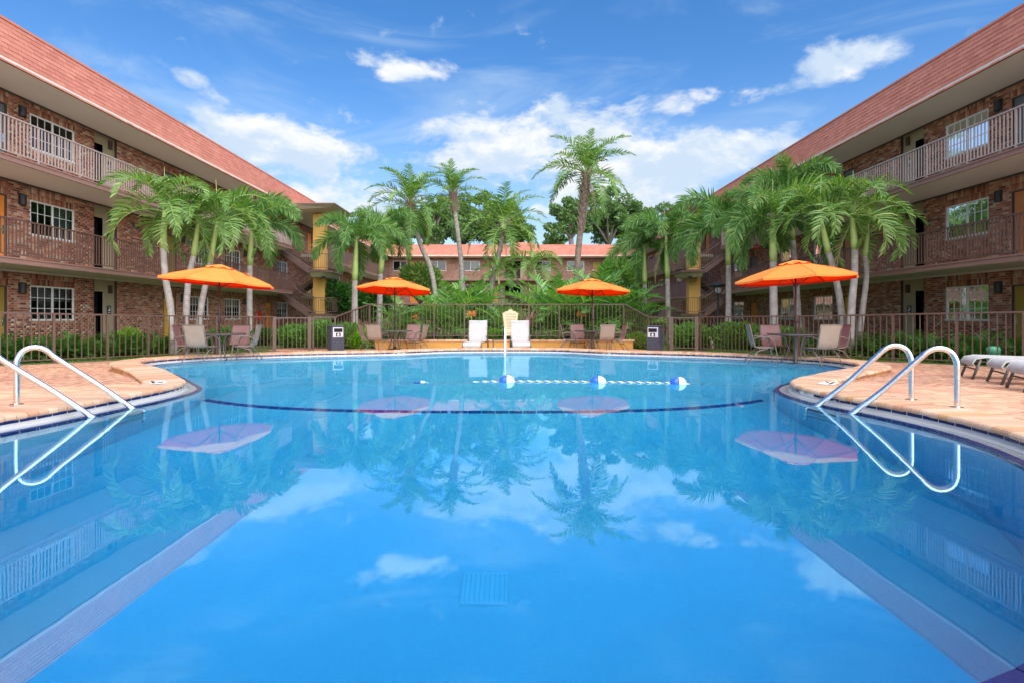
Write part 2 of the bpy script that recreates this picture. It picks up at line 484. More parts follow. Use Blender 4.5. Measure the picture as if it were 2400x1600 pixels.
def ringed(name, c1, c2, rings=16.0):
    m, T = new_mat(name)
    pos = T.n('ShaderNodeNewGeometry').outputs['Position']
    s = T.n('ShaderNodeSeparateXYZ')
    T.t.links.new(pos, s.inputs[0])
    wob = T.noise(pos, 5, 3)
    ph = T.m('FRACT', T.m('ADD', T.m('MULTIPLY', s.outputs[2], rings), T.m('MULTIPLY', wob, 0.5)))
    ring = T.smooth(T.m('ABSOLUTE', T.m('SUBTRACT', ph, 0.5)), 0.36, 0.5)
    bl = T.noise(pos, 7, 5, 0.65)
    c = T.mix(T.smooth(bl, 0.35, 0.7), (*c1, 1), (*c2, 1))
    c = T.mix(T.m('MULTIPLY', ring, 0.55), c, (0.14, 0.115, 0.095, 1))
    finish(T, princ(T, c, 0.85, 0, 0.25, T.bump(T.m('ADD', ring, T.m('MULTIPLY', bl, -0.4)), -0.5, 0.02)))


ringed('trunk_grey', (0.29, 0.255, 0.235), (0.43, 0.39, 0.365))
ringed('trunk_pale', (0.26, 0.23, 0.20), (0.47, 0.44, 0.39), 11.0)
ringed('trunk_brown', (0.17, 0.12, 0.09), (0.33, 0.26, 0.21), 8.0)

# ------------------------------------------------------------------ mesh helpers


class MB:
    """collects vertices and faces; build() links them as ONE mesh object"""
    def __init__(self):
        self.v, self.f, self.n = [], [], 0

    def add(self, verts, faces):
        k = self.n
        self.v.extend(verts)
        self.f.extend([tuple(i + k for i in q) for q in faces])
        self.n += len(verts)
        return self

    def box(self, x0, x1, y0, y1, z0, z1, P=None):
        vs = [(x0, y0, z0), (x1, y0, z0), (x1, y1, z0), (x0, y1, z0), (x0, y0, z1), (x1, y0, z1), (x1, y1, z1), (x0, y1, z1)]
        if P:
            vs = [P(*q) for q in vs]
        return self.add(vs, [(0, 3, 2, 1), (4, 5, 6, 7), (0, 1, 5, 4), (1, 2, 6, 5), (2, 3, 7, 6), (3, 0, 4, 7)])

    def cbox(self, x0, x1, y0, y1, z0, z1, c=0.01, P=None):
        """box with chamfered vertical edges and top"""
        vs, fs = [], []
        for z, k in ((z0, 0), (z1 - c, 0), (z1, c)):
            a, b, e, g = x0 + k, x1 - k, y0 + k, y1 - k
            vs += [(a + c, e, z), (b - c, e, z), (b, e + c, z), (b, g - c, z), (b - c, g, z), (a + c, g, z), (a, g - c, z), (a, e + c, z)]
        for L in range(2):
            for i in range(8):
                j = (i + 1) % 8
                fs.append((L * 8 + i, L * 8 + j, L * 8 + 8 + j, L * 8 + 8 + i))
        fs += [tuple(range(16, 24)), tuple(reversed(range(8)))]
        if P:
            vs = [P(*q) for q in vs]
        return self.add(vs, fs)

    def quad(self, a, b, c, e):
        return self.add([a, b, c, e], [(0, 1, 2, 3)])

    def tube(self, path, rad, seg=8, caps=True):
        path = [Vector(p) for p in path]
        n = len(path)
        rads = rad if isinstance(rad, (list, tuple)) else [rad] * n
        up = None
        vs, fs = [], []
        for i in range(n):
            t = (path[min(i + 1, n - 1)] - path[max(i - 1, 0)]).normalized()
            if up is None:
                up = Vector((0, 0, 1)) if abs(t.z) < 0.9 else Vector((1, 0, 0))
            s = t.cross(up)
            if s.length < 1e-6:
                s = t.cross(Vector((0, 1, 0.3)))
            s.normalize()
            up = s.cross(t).normalized()
            for k in range(seg):
                a = 2 * PI * k / seg
                q = path[i] + (s * math.cos(a) + up * math.sin(a)) * rads[i]
                vs.append(tuple(q))
        for i in range(n - 1):
            for k in range(seg):
                j = (k + 1) % seg
                fs.append((i * seg + k, i * seg + j, i * seg + seg + j, i * seg + seg + k))
        if caps:
            fs.append(tuple(reversed(range(seg))))
            fs.append(tuple(range((n - 1) * seg, n * seg)))
        return self.add(vs, fs)

    def lathe(self, prof, seg=16, c=(0, 0, 0)):
        vs, fs = [], []
        for r_, z in prof:
            for k in range(seg):
                a = 2 * PI * k / seg
                vs.append((c[0] + r_ * math.cos(a), c[1] + r_ * math.sin(a), c[2] + z))
        for i in range(len(prof) - 1):
            for k in range(seg):
                j = (k + 1) % seg
                fs.append((i * seg + k, i * seg + j, i * seg + seg + j, i * seg + seg + k))
        fs.append(tuple(reversed(range(seg))))
        fs.append(tuple(range((len(prof) - 1) * seg, len(prof) * seg)))
        return self.add(vs, fs)

    def prism(self, poly, z0, z1):
        n = len(poly)
        vs = [(x, y, z0) for x, y in poly] + [(x, y, z1) for x, y in poly]
        fs = [tuple(reversed(range(n))), tuple(range(n, 2 * n))] + [(i, (i + 1) % n, n + (i + 1) % n, n + i) for i in range(n)]
        return self.add(vs, fs)

    def mesh(self, name, mat, smooth=False):
        me = bpy.data.meshes.new(name)
        me.from_pydata([tuple(q) for q in self.v], [], self.f)
        if mat:
            me.materials.append(MATS[mat])
        if smooth:
            me.polygons.foreach_set('use_smooth', np.ones(len(me.polygons), bool))
        return me

    def build(self, name, mat, parent=None, smooth=False, origin=None):
        return link(name, self.mesh(name, mat, smooth), parent, origin)


def link(name, me, parent=None, origin=None):
    o = bpy.data.objects.new(name, me)
    COL.objects.link(o)
    if parent is not None:
        o.parent = parent
    if origin is not None:                 # geometry given in world coordinates under a parent that stands at origin
        o.location = -Vector(origin)
    return o


def np_mesh(name, V, F, mat, smooth=False):
    """V (n,3) floats, F (m,k) ints of one size k"""
    V = np.asarray(V, np.float32).reshape(-1, 3)
    F = np.asarray(F, np.int32)
    me = bpy.data.meshes.new(name)
    me.vertices.add(len(V))
    me.vertices.foreach_set('co', V.ravel())
    k = F.shape[1]
    me.loops.add(F.size)
    me.loops.foreach_set('vertex_index', F.ravel())
    me.polygons.add(len(F))
    me.polygons.foreach_set('loop_start', np.arange(0, F.size, k, dtype=np.int32))
    me.polygons.foreach_set('loop_total', np.full(len(F), k, np.int32))
    if smooth:
        me.polygons.foreach_set('use_smooth', np.ones(len(F), bool))
    me.update(calc_edges=True)
    if mat:
        me.materials.append(MATS[mat])
    return me


def tag(o, label=None, cat=None, group=None, kind=None):
    if label:
        o['label'] = label
    if cat:
        o['category'] = cat
    if group:
        o['group'] = group
    if kind:
        o['kind'] = kind
    return o


def thing(name, label, cat, loc=(0, 0, 0), rotz=0.0, group=None):
    o = bpy.data.objects.new(name, None)
    o.empty_display_size = 0.2
    COL.objects.link(o)
    o.location = loc
    o.rotation_euler = (0, 0, rotz)
    return tag(o, label, cat, group)


def copy_tree(o, parent=None):
    c = o.copy()
    COL.objects.link(c)
    if parent is not None:
        c.parent = parent
    for ch in list(o.children):
        copy_tree(ch, c)
    return c


def place(proto, first, loc, rotz=0.0, label=None, group=None):
    o = proto if first else copy_tree(proto)
    o.location = loc
    o.rotation_euler = (0, 0, rotz)
    return tag(o, label, None, group)


def at(x, dist, y=None):
    """where a sight line meets the plane at that distance: X, and Z when a row is given"""
    X = (x - CX) / FOC * dist
    return X if y is None else (X, dist, CAM_H + (HY - y) / FOC * dist)


def catmull(pts, per=8, closed=False):
    P = [Vector(p) for p in pts]
    n = len(P)
    out = []
    rng = range(n if closed else n - 1)
    for i in rng:
        p0 = P[(i - 1) % n] if closed or i > 0 else P[0]
        p1, p2 = P[i], P[(i + 1) % n]
        p3 = P[(i + 2) % n] if closed or i + 2 < n else P[-1]
        for k in range(per):
            t = k / per
            out.append(0.5 * ((2 * p1) + (p2 - p0) * t + (2 * p0 - 5 * p1 + 4 * p2 - p3) * t * t + (3 * p1 - p0 - 3 * p2 + p3) * t ** 3))
    if not closed:
        out.append(P[-1])
    return out


def text_mesh(s, size, mat, depth=0.001):
    cu = bpy.data.curves.new('lettering', 'FONT')
    cu.body = s
    cu.size = size
    cu.extrude = depth
    cu.align_x = 'CENTER'
    cu.align_y = 'CENTER'
    cu.resolution_u = 2
    tmp = bpy.data.objects.new('lettering_source', cu)
    COL.objects.link(tmp)
    dg = bpy.context.evaluated_depsgraph_get()
    me = bpy.data.meshes.new_from_object(tmp.evaluated_get(dg))
    me.materials.clear()
    me.materials.append(MATS[mat])
    bpy.data.objects.remove(tmp)
    bpy.data.curves.remove(cu)
    return me


BOX_F = np.array([(0, 3, 2, 1), (4, 5, 6, 7), (0, 1, 5, 4), (1, 2, 6, 5), (2, 3, 7, 6), (3, 0, 4, 7)])


def boxes_np(lo, hi):
    """many boxes in one go: lo, hi (n,3) -> V, F"""
    lo, hi = np.asarray(lo, float), np.asarray(hi, float)
    sel = np.array([(0, 0, 0), (1, 0, 0), (1, 1, 0), (0, 1, 0), (0, 0, 1), (1, 0, 1), (1, 1, 1), (0, 1, 1)])
    V = lo[:, None, :] + (hi - lo)[:, None, :] * sel[None]
    F = BOX_F[None] + (np.arange(len(lo)) * 8)[:, None, None]
    return V.reshape(-1, 3), F.reshape(-1, 4)
# ------------------------------------------------------------------ ground, pool, deck
LIP = [(-4.64, 4.97), (-4.56, 5.47), (-4.52, 5.95), (-4.48, 6.5), (-4.44, 7.1), (-4.47, 7.7), (-4.62, 8.2), (-4.88, 8.58), (-5.3, 9.1), (-6.3, 10.3), (-7.1, 11.1), (-7.7, 11.75), (-7.98, 12.4),
       (-7.85, 13.0), (-7.15, 13.85), (-6.2, 14.42), (-4.86, 14.97), (-3.93, 15.22), (-3.05, 15.5), (-2.4, 16.05), (-1.6, 16.48), (-0.06, 16.55), (1.35, 16.45), (2.05, 15.95), (2.75, 15.4), (3.9, 14.95),
       (5.3, 14.25), (6.4, 13.25), (7.02, 12.45), (7.1, 11.75), (6.85, 11.1), (6.3, 10.5), (5.38, 9.7), (4.5, 8.88), (4.08, 8.38), (3.84, 7.9), (3.74, 7.4), (3.75, 6.78), (3.83, 6.3), (3.95, 5.7),
       (3.98, 5.0), (3.84, 4.3), (3.6, 3.75), (3.1, 3.0), (2.5, 2.3), (1.9, 1.86), (1.4, 1.6), (0.6, 1.36), (-0.6, 1.22), (-2.1, 1.45), (-3.6, 2.25), (-4.45, 3.4), (-4.66, 4.3)]


def resample(P, step):
    P = np.asarray(P, float)
    Q = np.vstack([P, P[:1]])
    s = np.r_[0, np.cumsum(np.hypot(*np.diff(Q, axis=0).T))]
    n = int(round(s[-1] / step))
    t = np.linspace(0, s[-1], n, endpoint=False)
    return np.c_[np.interp(t, s, Q[:, 0]), np.interp(t, s, Q[:, 1])]


def outward(P):
    T_ = np.roll(P, -1, 0) - np.roll(P, 1, 0)
    T_ /= np.hypot(*T_.T)[:, None]
    return np.c_[-T_[:, 1], T_[:, 0]]


def dist_to(P, Q):
    """distance of points P to the closed polyline Q (dense)"""
    out = np.empty(len(P))
    for i in range(0, len(P), 500):
        out[i:i + 500] = np.sqrt(((P[i:i + 500, None, :] - Q[None]) ** 2).sum(2)).min(1)
    return out


def inside(P, poly):
    x, y = P[:, 0], P[:, 1]
    r_ = np.zeros(len(P), bool)
    n = len(poly)
    j = n - 1
    for i in range(n):
        xi, yi = poly[i]
        xj, yj = poly[j]
        c_ = ((yi > y) != (yj > y)) & (x < (xj - xi) * (y - yi) / (yj - yi + 1e-12) + xi)
        r_ ^= c_
        j = i
    return r_


lip = resample([(q.x, q.y) for q in catmull([(x, y, 0) for x, y in LIP], 8, True)], 0.06)
for _ in range(3):
    lip = 0.25 * np.roll(lip, 1, 0) + 0.5 * lip + 0.25 * np.roll(lip, -1, 0)
lip = resample(lip, 0.06)
lipn = outward(lip)


def offset_valid(off):
    Q = lip + lipn * off
    return Q[dist_to(Q, lip) > off * 0.985]


def deck_z(y):
    return np.interp(y, [6.3, 8.0, 10.0, 12.0, 15.0, 20.0], [0.112, 0.082, 0.02, -0.02, -0.08, -0.12])


def sheet(name, outer, holes, zf, mat, grid=None, kind='structure'):
    pts = [Vector(p) for p in outer]
    edges = [(i, (i + 1) % len(outer)) for i in range(len(outer))]
    for h in holes:
        k = len(pts)
        pts += [Vector(p) for p in h]
        edges += [(k + i, k + (i + 1) % len(h)) for i in range(len(h))]
    if grid:
        x0, x1, y0, y1, st = grid
        gx, gy = np.meshgrid(np.arange(x0, x1, st) + 0.013, np.arange(y0, y1, st) + 0.017)
        G = np.c_[gx.ravel(), gy.ravel()]
        ok = inside(G, outer)
        for h in holes:
            ok &= ~inside(G, h) & (dist_to(G, np.asarray(h)) > st * 0.3)
        pts += [Vector(p) for p in G[ok]]
    vs, es, fs, *_ = delaunay_2d_cdt(pts, edges, [], 0, 1e-5)
    V = np.array([(q.x, q.y) for q in vs])
    F = [f for f in fs if len(f) == 3]
    C = np.array([V[list(f)].mean(0) for f in F])
    ok = inside(C, outer)
    for h in holes:
        ok &= ~inside(C, h)
    F = np.array(F)[ok]
    a, b, c_ = V[F[:, 0]], V[F[:, 1]], V[F[:, 2]]
    cr = (b[:, 0] - a[:, 0]) * (c_[:, 1] - a[:, 1]) - (b[:, 1] - a[:, 1]) * (c_[:, 0] - a[:, 0])
    F[cr < 0] = F[cr < 0][:, ::-1]
    Z = zf(V[:, 0], V[:, 1])
    o = link(name, np_mesh(name, np.c_[V, Z], F, mat))
    if kind:
        o['kind'] = kind
    return o


FENCE_L = [(-14.6, 6.2), (-11.6, 12.4), (-10.2, 15.4), (-8.32, 19.3)]
FENCE_R = [(6.75, 19.45), (9.2, 15.0), (11.07, 11.76), (14.2, 6.2)]
DECK = FENCE_L + [(-7.25, 19.75), (-6.45, 20.15), (-5.75, 21.2), (4.75, 21.2), (5.15, 20.2), (5.85, 19.75)] + FENCE_R + [(14.2, -5.0), (-14.6, -5.0)]
hole = offset_valid(0.42)
hole = hole[::3]
ground = sheet('ground', [(-600, -300), (600, -300), (600, 1500), (-600, 1500)], [hole], lambda x, y: np.full(len(x), -0.17), 'lawn_soil')
deck = sheet('pool_deck', DECK, [hole], lambda x, y: deck_z(y) - 0.004, 'paver_joint', (-14, 14, -4, 21, 0.5))

# basin: floor, wall, gutter ledge
DEEP = lambda y: np.interp(y, [5.2, 8.3, 11.0, 17.0], [-2.0, -1.25, -1.12, -1.0])
basin = sheet('pool_basin', [tuple(p) for p in lip[::3]], [], lambda x, y: DEEP(y), 'plaster', (-9, 8, 1, 17, 0.4))
n = len(lip)
wl = lip + lipn * 0.004
V = np.vstack([np.c_[wl, np.full(n, -0.02)], np.c_[wl, DEEP(wl[:, 1]) - 0.02]])
idx = np.arange(n)
nx = (idx + 1) % n
F = np.c_[idx, idx + n, nx + n, nx]
link('basin_wall', np_mesh('basin_wall', V, F, 'plaster', True), basin)
prof = [(0.070, -0.012), (0.10, -0.012), (0.16, -0.006), (0.20, 0.004), (0.225, 0.018), (0.238, 0.034), (0.240, 0.11)]
V = np.vstack([np.c_[lip + lipn * o_, np.full(n, z)] for o_, z in prof] )
F = np.vstack([np.c_[idx + k * n, idx + (k + 1) * n, nx + (k + 1) * n, nx + k * n] for k in range(len(prof) - 1)])
link('gutter_ledge', np_mesh('gutter_ledge', V, F[:, ::-1], 'gutter_plaster', True), basin)
V = np.vstack([np.c_[lip + lipn * o_, np.full(n, z)] for o_, z in ((0.006, -0.155), (0.006, -0.008), (0.072, -0.008))])
F = np.vstack([np.c_[idx + k * n, idx + (k + 1) * n, nx + (k + 1) * n, nx + k * n] for k in range(2)])
link('tile_bed', np_mesh('tile_bed', V, F[:, ::-1], 'grout'), basin)


def curve_at(P, step):
    """points every step along the closed polyline, with outward normals"""
    Q = resample(P, step)
    return Q, outward(Q)


def visible_rank(C):
    """index order by nearness for what stands inside the photograph's view; the rest last"""
    u = C[:, 0] / np.maximum(C[:, 1], 0.1)
    seen = (C[:, 1] > 1.5) & (u > -0.95) & (u < 0.955)
    return np.argsort(np.where(seen, np.hypot(C[:, 0], C[:, 1]), 1e3 + np.hypot(C[:, 0], C[:, 1]))), seen


def split_parts(name, pieces_vf, centres, mat, parent, limit=290, smooth=False):
    """the pieces that show largest become parts of their own; the rest one part of kind stuff"""
    order, seen = visible_rank(centres)
    solo = [i for i in order[:limit] if seen[i]]
    ss = set(solo)
    for i in solo:
        Vv, Ff = pieces_vf(i)
        c0 = Vector(np.mean(Vv, 0))
        mb = MB().add([tuple(Vector(q) - c0) for q in Vv], Ff)
        o = mb.build(name, mat, parent, smooth)
        o.location = c0
    mb = MB()
    for i in range(len(centres)):
        if i not in ss:
            mb.add(*pieces_vf(i))
    if mb.n:
        o = mb.build(name + '_mass', mat, parent, smooth)
        o['kind'] = 'stuff'


# navy tiles on the gutter lip and under the coping
TP, TN = curve_at(lip, 0.18)
TQ, TQN = np.roll(TP, -1, 0), np.roll(TN, -1, 0)


def lip_tile(i):
    a, b, na, nb = TP[i], TQ[i], TN[i], TQN[i]
    t = b - a
    a, b = a + t * 0.03, b - t * 0.03
    vs = []
    for o_, z in ((-0.002, -0.155), (-0.002, -0.004), (0.004, 0.004), (0.066, 0.004), (0.066, -0.03)):
        vs += [(*(a + na * o_), z), (*(b + nb * o_), z)]
    return vs, [(0, 1, 3, 2), (2, 3, 5, 4), (4, 5, 7, 6), (6, 7, 9, 8), (0, 2, 4, 6, 8), (9, 7, 5, 3, 1)]


split_parts('lip_tile', lip_tile, TP, 'navy_tile', basin)
UP = TP + TN * 0.237
UQ = TQ + TQN * 0.237


def band_tile(i):
    a, b = UP[i], UQ[i]
    t = b - a
    a, b = a + t * 0.03, b - t * 0.03
    na, nb = TN[i] * 0.012, TQN[i] * 0.012
    vs = [(*a, 0.040), (*b, 0.040), (*b, 0.086), (*a, 0.086), (*(a + na), 0.040), (*(b + nb), 0.040), (*(b + nb), 0.086), (*(a + na), 0.086)]
    return vs, [(0, 1, 2, 3), (0, 4, 5, 1), (2, 6, 7, 3), (0, 3, 7, 4), (1, 5, 6, 2)]


split_parts('waterline_tile', band_tile, TP, 'navy_tile', basin)

# coping: bullnose stones laid side by side round the pool
inner = lip + lipn * 0.215
CP, CN = curve_at(inner, 0.108)
for _ in range(4):
    CN = 0.25 * np.roll(CN, 1, 0) + 0.5 * CN + 0.25 * np.roll(CN, -1, 0)
CN /= np.hypot(*CN.T)[:, None]
CW = np.full(len(CP), 0.16)
for w_ in np.arange(0.16, 0.53, 0.02):
    q = CP + CN * w_
    ok = dist_to(q, inner) > w_ * 0.93
    CW = np.where(ok, np.maximum(CW, w_), CW)
CW = np.minimum(CW, np.minimum(np.roll(CW, 1) + 0.12, np.roll(CW, -1) + 0.12))
CO = CP + CN * CW[:, None]
coping = thing('pool_coping', 'sand coloured bullnose stone coping round the swimming pool', 'coping', (0, 16.9, 0))
jit = [rnd.uniform(-0.004, 0.004) for _ in CP]


def coping_stone(i):
    j = (i + 1) % len(CP)
    a, b, oa, ob = CP[i], CP[j], CO[i], CO[j]
    ta, tb = (b - a) * 0.035, (ob - oa) * 0.035
    a, b, oa, ob = a + ta, b - ta, oa + tb, ob - tb
    da, db = CN[i], CN[j]
    wa, wb = np.hypot(*(oa - a)), np.hypot(*(ob - b))
    ea, eb = (oa - a) / wa, (ob - b) / wb
    k = jit[i]
    pr = [(0.045, 0.070), (0.008, 0.072), (-0.008, 0.084), (-0.008, 0.104), (0.004, 0.122), (0.03, 0.132), (-0.03, 0.132), (-0.004, 0.122), (0.010, 0.102), (0.008, 0.082), (-0.012, 0.071), (-0.05, 0.070)]
    vs = []
    for q, (t, z) in enumerate(pr):
        if q > 5:
            vs += [(*(oa + ea * t), z + k), (*(ob + eb * t), z + k)]
        else:
            vs += [(*(a + ea * t), z + k), (*(b + eb * t), z + k)]
    m_ = len(pr)
    fs = [(2 * q, 2 * q + 1, 2 * q + 3, 2 * q + 2) for q in range(m_ - 1)]
    fs += [tuple(2 * q for q in range(m_)), tuple(2 * q + 1 for q in reversed(range(m_)))]
    return [(x, y - 16.9, z) for x, y, z in vs], fs


class _C:
    pass


split_parts('coping_stone', coping_stone, CP, 'coping', coping)
# bedding under the stones, and the brick riser that shows where the deck lies lower
mb = MB()
riser = []
for i in range(len(CP)):
    j = (i + 1) % len(CP)
    a, b = CP[i] + CN[i] * 0.03, CP[j] + CN[j] * 0.03
    oa, ob = CP[i] + CN[i] * (CW[i] - 0.045), CP[j] + CN[j] * (CW[j] - 0.045)
    z0, z1 = -0.25, 0.118
    mb.add([(*a, z1), (*b, z1), (*ob, z1), (*oa, z1), (*ob, z0), (*oa, z0), (*a, z0), (*b, z0)], [(3, 2, 1, 0), (2, 3, 5, 4), (0, 1, 7, 6)])
    if i % 2 == 0 and 6.5 < CP[i][1] < 16.9 and deck_z(CP[i][1]) < 0.10:
        riser.append(i)
o = mb.build('mortar_bed', 'mortar', coping, origin=(0, 16.9, 0))
for i in riser:
    j, k = (i + 1) % len(CP), (i + 2) % len(CP)
    pa, pb = CP[i] + CN[i] * (CW[i] - 0.04), CP[k] + CN[k] * (CW[k] - 0.04)
    t = (pb - pa) * 0.02
    pa, pb = pa + t, pb - t
    na, nb = CN[i] * 0.015, CN[k] * 0.015
    if np.hypot(*(pb - pa)) < 0.03:
        continue
    zb = float(deck_z(CP[i][1])) - 0.03
    c0 = Vector((*((pa + pb) / 2), 0))
    vs = [(*(pa - na), zb), (*(pb - nb), zb), (*(pb + nb), zb), (*(pa + na), zb), (*(pa - na), 0.066), (*(pb - nb), 0.066), (*(pb + nb), 0.066), (*(pa + na), 0.066)]
    o = MB().add([tuple(Vector(q) - c0) for q in vs], [(0, 1, 5, 4), (1, 2, 6, 5), (2, 3, 7, 6), (3, 0, 4, 7), (4, 5, 6, 7)]).build('riser_brick', 'riser_brick', coping)
    o.location = c0 - Vector((0, 16.9, 0))

# pavers of the deck, laid in running bond across the view
rows = []
yy = 1.8
r_i = 0
while yy < 13.6:
    for xs, xe in ((-13.2, -3.0), (2.2, 12.8)):
        x = xs + rnd.uniform(0, 0.21)
        while x < xe:
            rows.append((x, yy))
            x += 0.21
    yy += 0.107
    r_i += 1
PV = np.array(rows)
ctr = PV + np.array([0.1, 0.05])
u = ctr[:, 0] / ctr[:, 1]
keep = (np.abs(u) < 1.5) & inside(ctr, DECK)
ctr = ctr[keep]
keep = dist_to(ctr, lip) > 0.80
keep &= ~inside(ctr, [tuple(p) for p in lip])
ctr = ctr[keep]
# not under the coping where that is wide, and clear of the fence kerb
keep = dist_to(ctr, CO) > 0.05
ctr = ctr[keep]
zc = deck_z(ctr[:, 1])
lo = np.c_[ctr - [0.1030, 0.0518], zc - 0.03]
hi = np.c_[ctr + [0.1030, 0.0518], zc + 0.002]
hi[:, 2] += np.random.default_rng(3).uniform(-0.0015, 0.002, len(hi))
order, seen = visible_rank(ctr)
solo = order[:290]
pm = MB().cbox(-0.1030, 0.1030, -0.0518, 0.0518, -0.03, 0.003, 0.003).mesh('paver', 'paver')
for i in solo:
    o = link('paver', pm, deck)
    o.location = (ctr[i][0], ctr[i][1], hi[i][2] - 0.003)
rest = np.setdiff1d(np.arange(len(ctr)), solo)
Vb, Fb = boxes_np(lo[rest], hi[rest])
o = link('paver_mass', np_mesh('paver_mass', Vb, Fb, 'paver'), deck)
o['kind'] = 'stuff'
# mossy kerb under the side fences
for ln in (FENCE_L, FENCE_R):
    mb = MB()
    for (x0, y0), (x1, y1) in zip(ln[:-1], ln[1:]):
        t = Vector((x1 - x0, y1 - y0, 0)).normalized() * 0.07
        s = Vector((t.y, -t.x, 0))
        z0, z1 = float(deck_z(y0)) + 0.02, float(deck_z(y1)) + 0.02
        a, b = Vector((x0, y0, 0)), Vector((x1, y1, 0))
        q = [a - s, b - s, b + s, a + s]
        zz = [z0, z1, z1, z0]
        mb.add([(p.x, p.y, -0.3) for p in q] + [(p.x, p.y, z) for p, z in zip(q, zz)], [(4, 5, 6, 7), (0, 1, 5, 4), (2, 3, 7, 6), (0, 4, 7, 3), (1, 2, 6, 5)])
    o = mb.build('kerb', 'kerb_moss')
    o['kind'] = 'structure'

# water: a closed body filling the basin
wp = offset_valid(0.205)[::-1]
water = MB().prism([tuple(p) for p in wp], -2.3, 0.0).build('water', 'pool_water')
water['kind'] = 'structure'

# break line of navy tiles across the floor and up the walls at both peninsulas
mb_n = 44
xs_ = np.linspace(-4.66, 3.86, mb_n + 1)
brk = lambda x: 8.33 - 0.62 * (1 - abs((x + 0.40) / 4.26) ** 4)
tm = None
for i in range(mb_n):
    xa, xb = xs_[i] + 0.006, xs_[i + 1] - 0.006
    ya, yb = brk(xa), brk(xb)
    vs = []
    for x, y in ((xa, ya - 0.07), (xb, yb - 0.07), (xb, yb + 0.07), (xa, ya + 0.07)):
        vs.append((x, y, float(DEEP(y)) + 0.012))
    vs += [(x, y, z - 0.02) for x, y, z in vs]
    MB().add(vs, [(0, 1, 2, 3), (0, 4, 5, 1), (1, 5, 6, 2), (2, 6, 7, 3), (3, 7, 4, 0)]).build('break_line_tile', 'break_tile', basin)
for px, py in ((-4.80, 8.45), (3.99, 8.20)):
    k = int(np.argmin(((lip - [px, py]) ** 2).sum(1)))
    for q in range(6):
        z1 = -0.10 - q * 0.185
        a, b = lip[(k - 1) % n], lip[(k + 1) % n]
        na, nb = -lipn[(k - 1) % n] * 0.012, -lipn[(k + 1) % n] * 0.012
        vs = [(*(a + na), z1), (*(b + nb), z1), (*(b + nb), z1 - 0.175), (*(a + na), z1 - 0.175), (*a, z1), (*b, z1), (*b, z1 - 0.175), (*a, z1 - 0.175)]
        MB().add(vs, [(0, 1, 2, 3), (0, 4, 5, 1), (1, 5, 6, 2), (2, 6, 7, 3), (3, 7, 4, 0)]).build('break_line_tile', 'break_tile', basin)

# main drain: white grate with slots; two round inlets
g = thing('drain_grate', 'square white drain grate on the deep end pool floor', 'drain', (-0.18, 3.95, -2.0))
mb = MB()
for a, b, c_, e in ((-0.165, 0.165, -0.165, -0.145), (-0.165, 0.165, 0.145, 0.165), (-0.165, -0.145, -0.145, 0.145), (0.145, 0.165, -0.145, 0.145)):
    mb.box(a, b, c_, e, 0.0, 0.03)
mb.build('grate_frame', 'drain_white', g)
bar = MB().box(-0.0135, 0.0135, -0.145, 0.145, 0.005, 0.026).mesh('grate_bar', 'drain_white')
for k in range(8):
    o = link('grate_bar', bar, g)
    o.location = (-0.124 + k * 0.0355, 0, 0)
MB().box(-0.145, 0.145, -0.145, 0.145, 0.0, 0.018).build('sump', 'floor_inlet', g)
for x, y, w in ((-2.16, 6.05, 'left half'), (1.47, 6.1, 'right half')):
    g = thing('floor_inlet', 'round turquoise inlet plate on the pool floor in the %s' % w, 'inlet', (x, y, float(DEEP(y))), 0, 'round inlets on the pool floor')
    MB().lathe([(0.085, 0.0), (0.085, 0.015), (0.07, 0.022), (0.03, 0.024)], 18).build('plate', 'floor_inlet', g)
    MB().lathe([(0.028, 0.02), (0.028, 0.032), (0.01, 0.034)], 10).build('plug', 'drain_white', g)
# ------------------------------------------------------------------ buildings
FL = [-0.05, 2.67, 5.38]
CE = [2.50, 5.21, 7.83]
WALK = 1.7
STAIR = (33.35, 37.2)


def weld(o):
    bm = bmesh.new()
    bm.from_mesh(o.data)
    bmesh.ops.remove_doubles(bm, verts=bm.verts, dist=1e-4)
    bm.to_mesh(o.data)
    bm.free()
    return o


class Side:
    """a facade frame: u along the wall, w out from it, z up"""
    def __init__(self, fn):
        self.P = fn

    def lohi(self, lo, hi):
        a = np.array([self.P(*q) for q in lo], float)
        b = np.array([self.P(*q) for q in hi], float)
        return np.minimum(a, b), np.maximum(a, b)


def pickets(parent, P, us, w, z0, z1, mat, t=0.011, origin=None, solo=True, name='picket'):
    if solo:
        o0 = P(us[0], w, 0)
        me = MB().box(-t, t, -t, t, z0, z1).mesh(name, mat)
        for u_ in us:
            o = link(name, me, parent)
            q = P(u_, w, 0)
            o.location = (q[0], q[1], 0)
    else:
        mb = MB()
        for u_ in us:
            mb.box(u_ - t, u_ + t, w - t, w + t, z0, z1, P)
        o = mb.build(name + '_mass', mat, parent)
        o['kind'] = 'stuff'


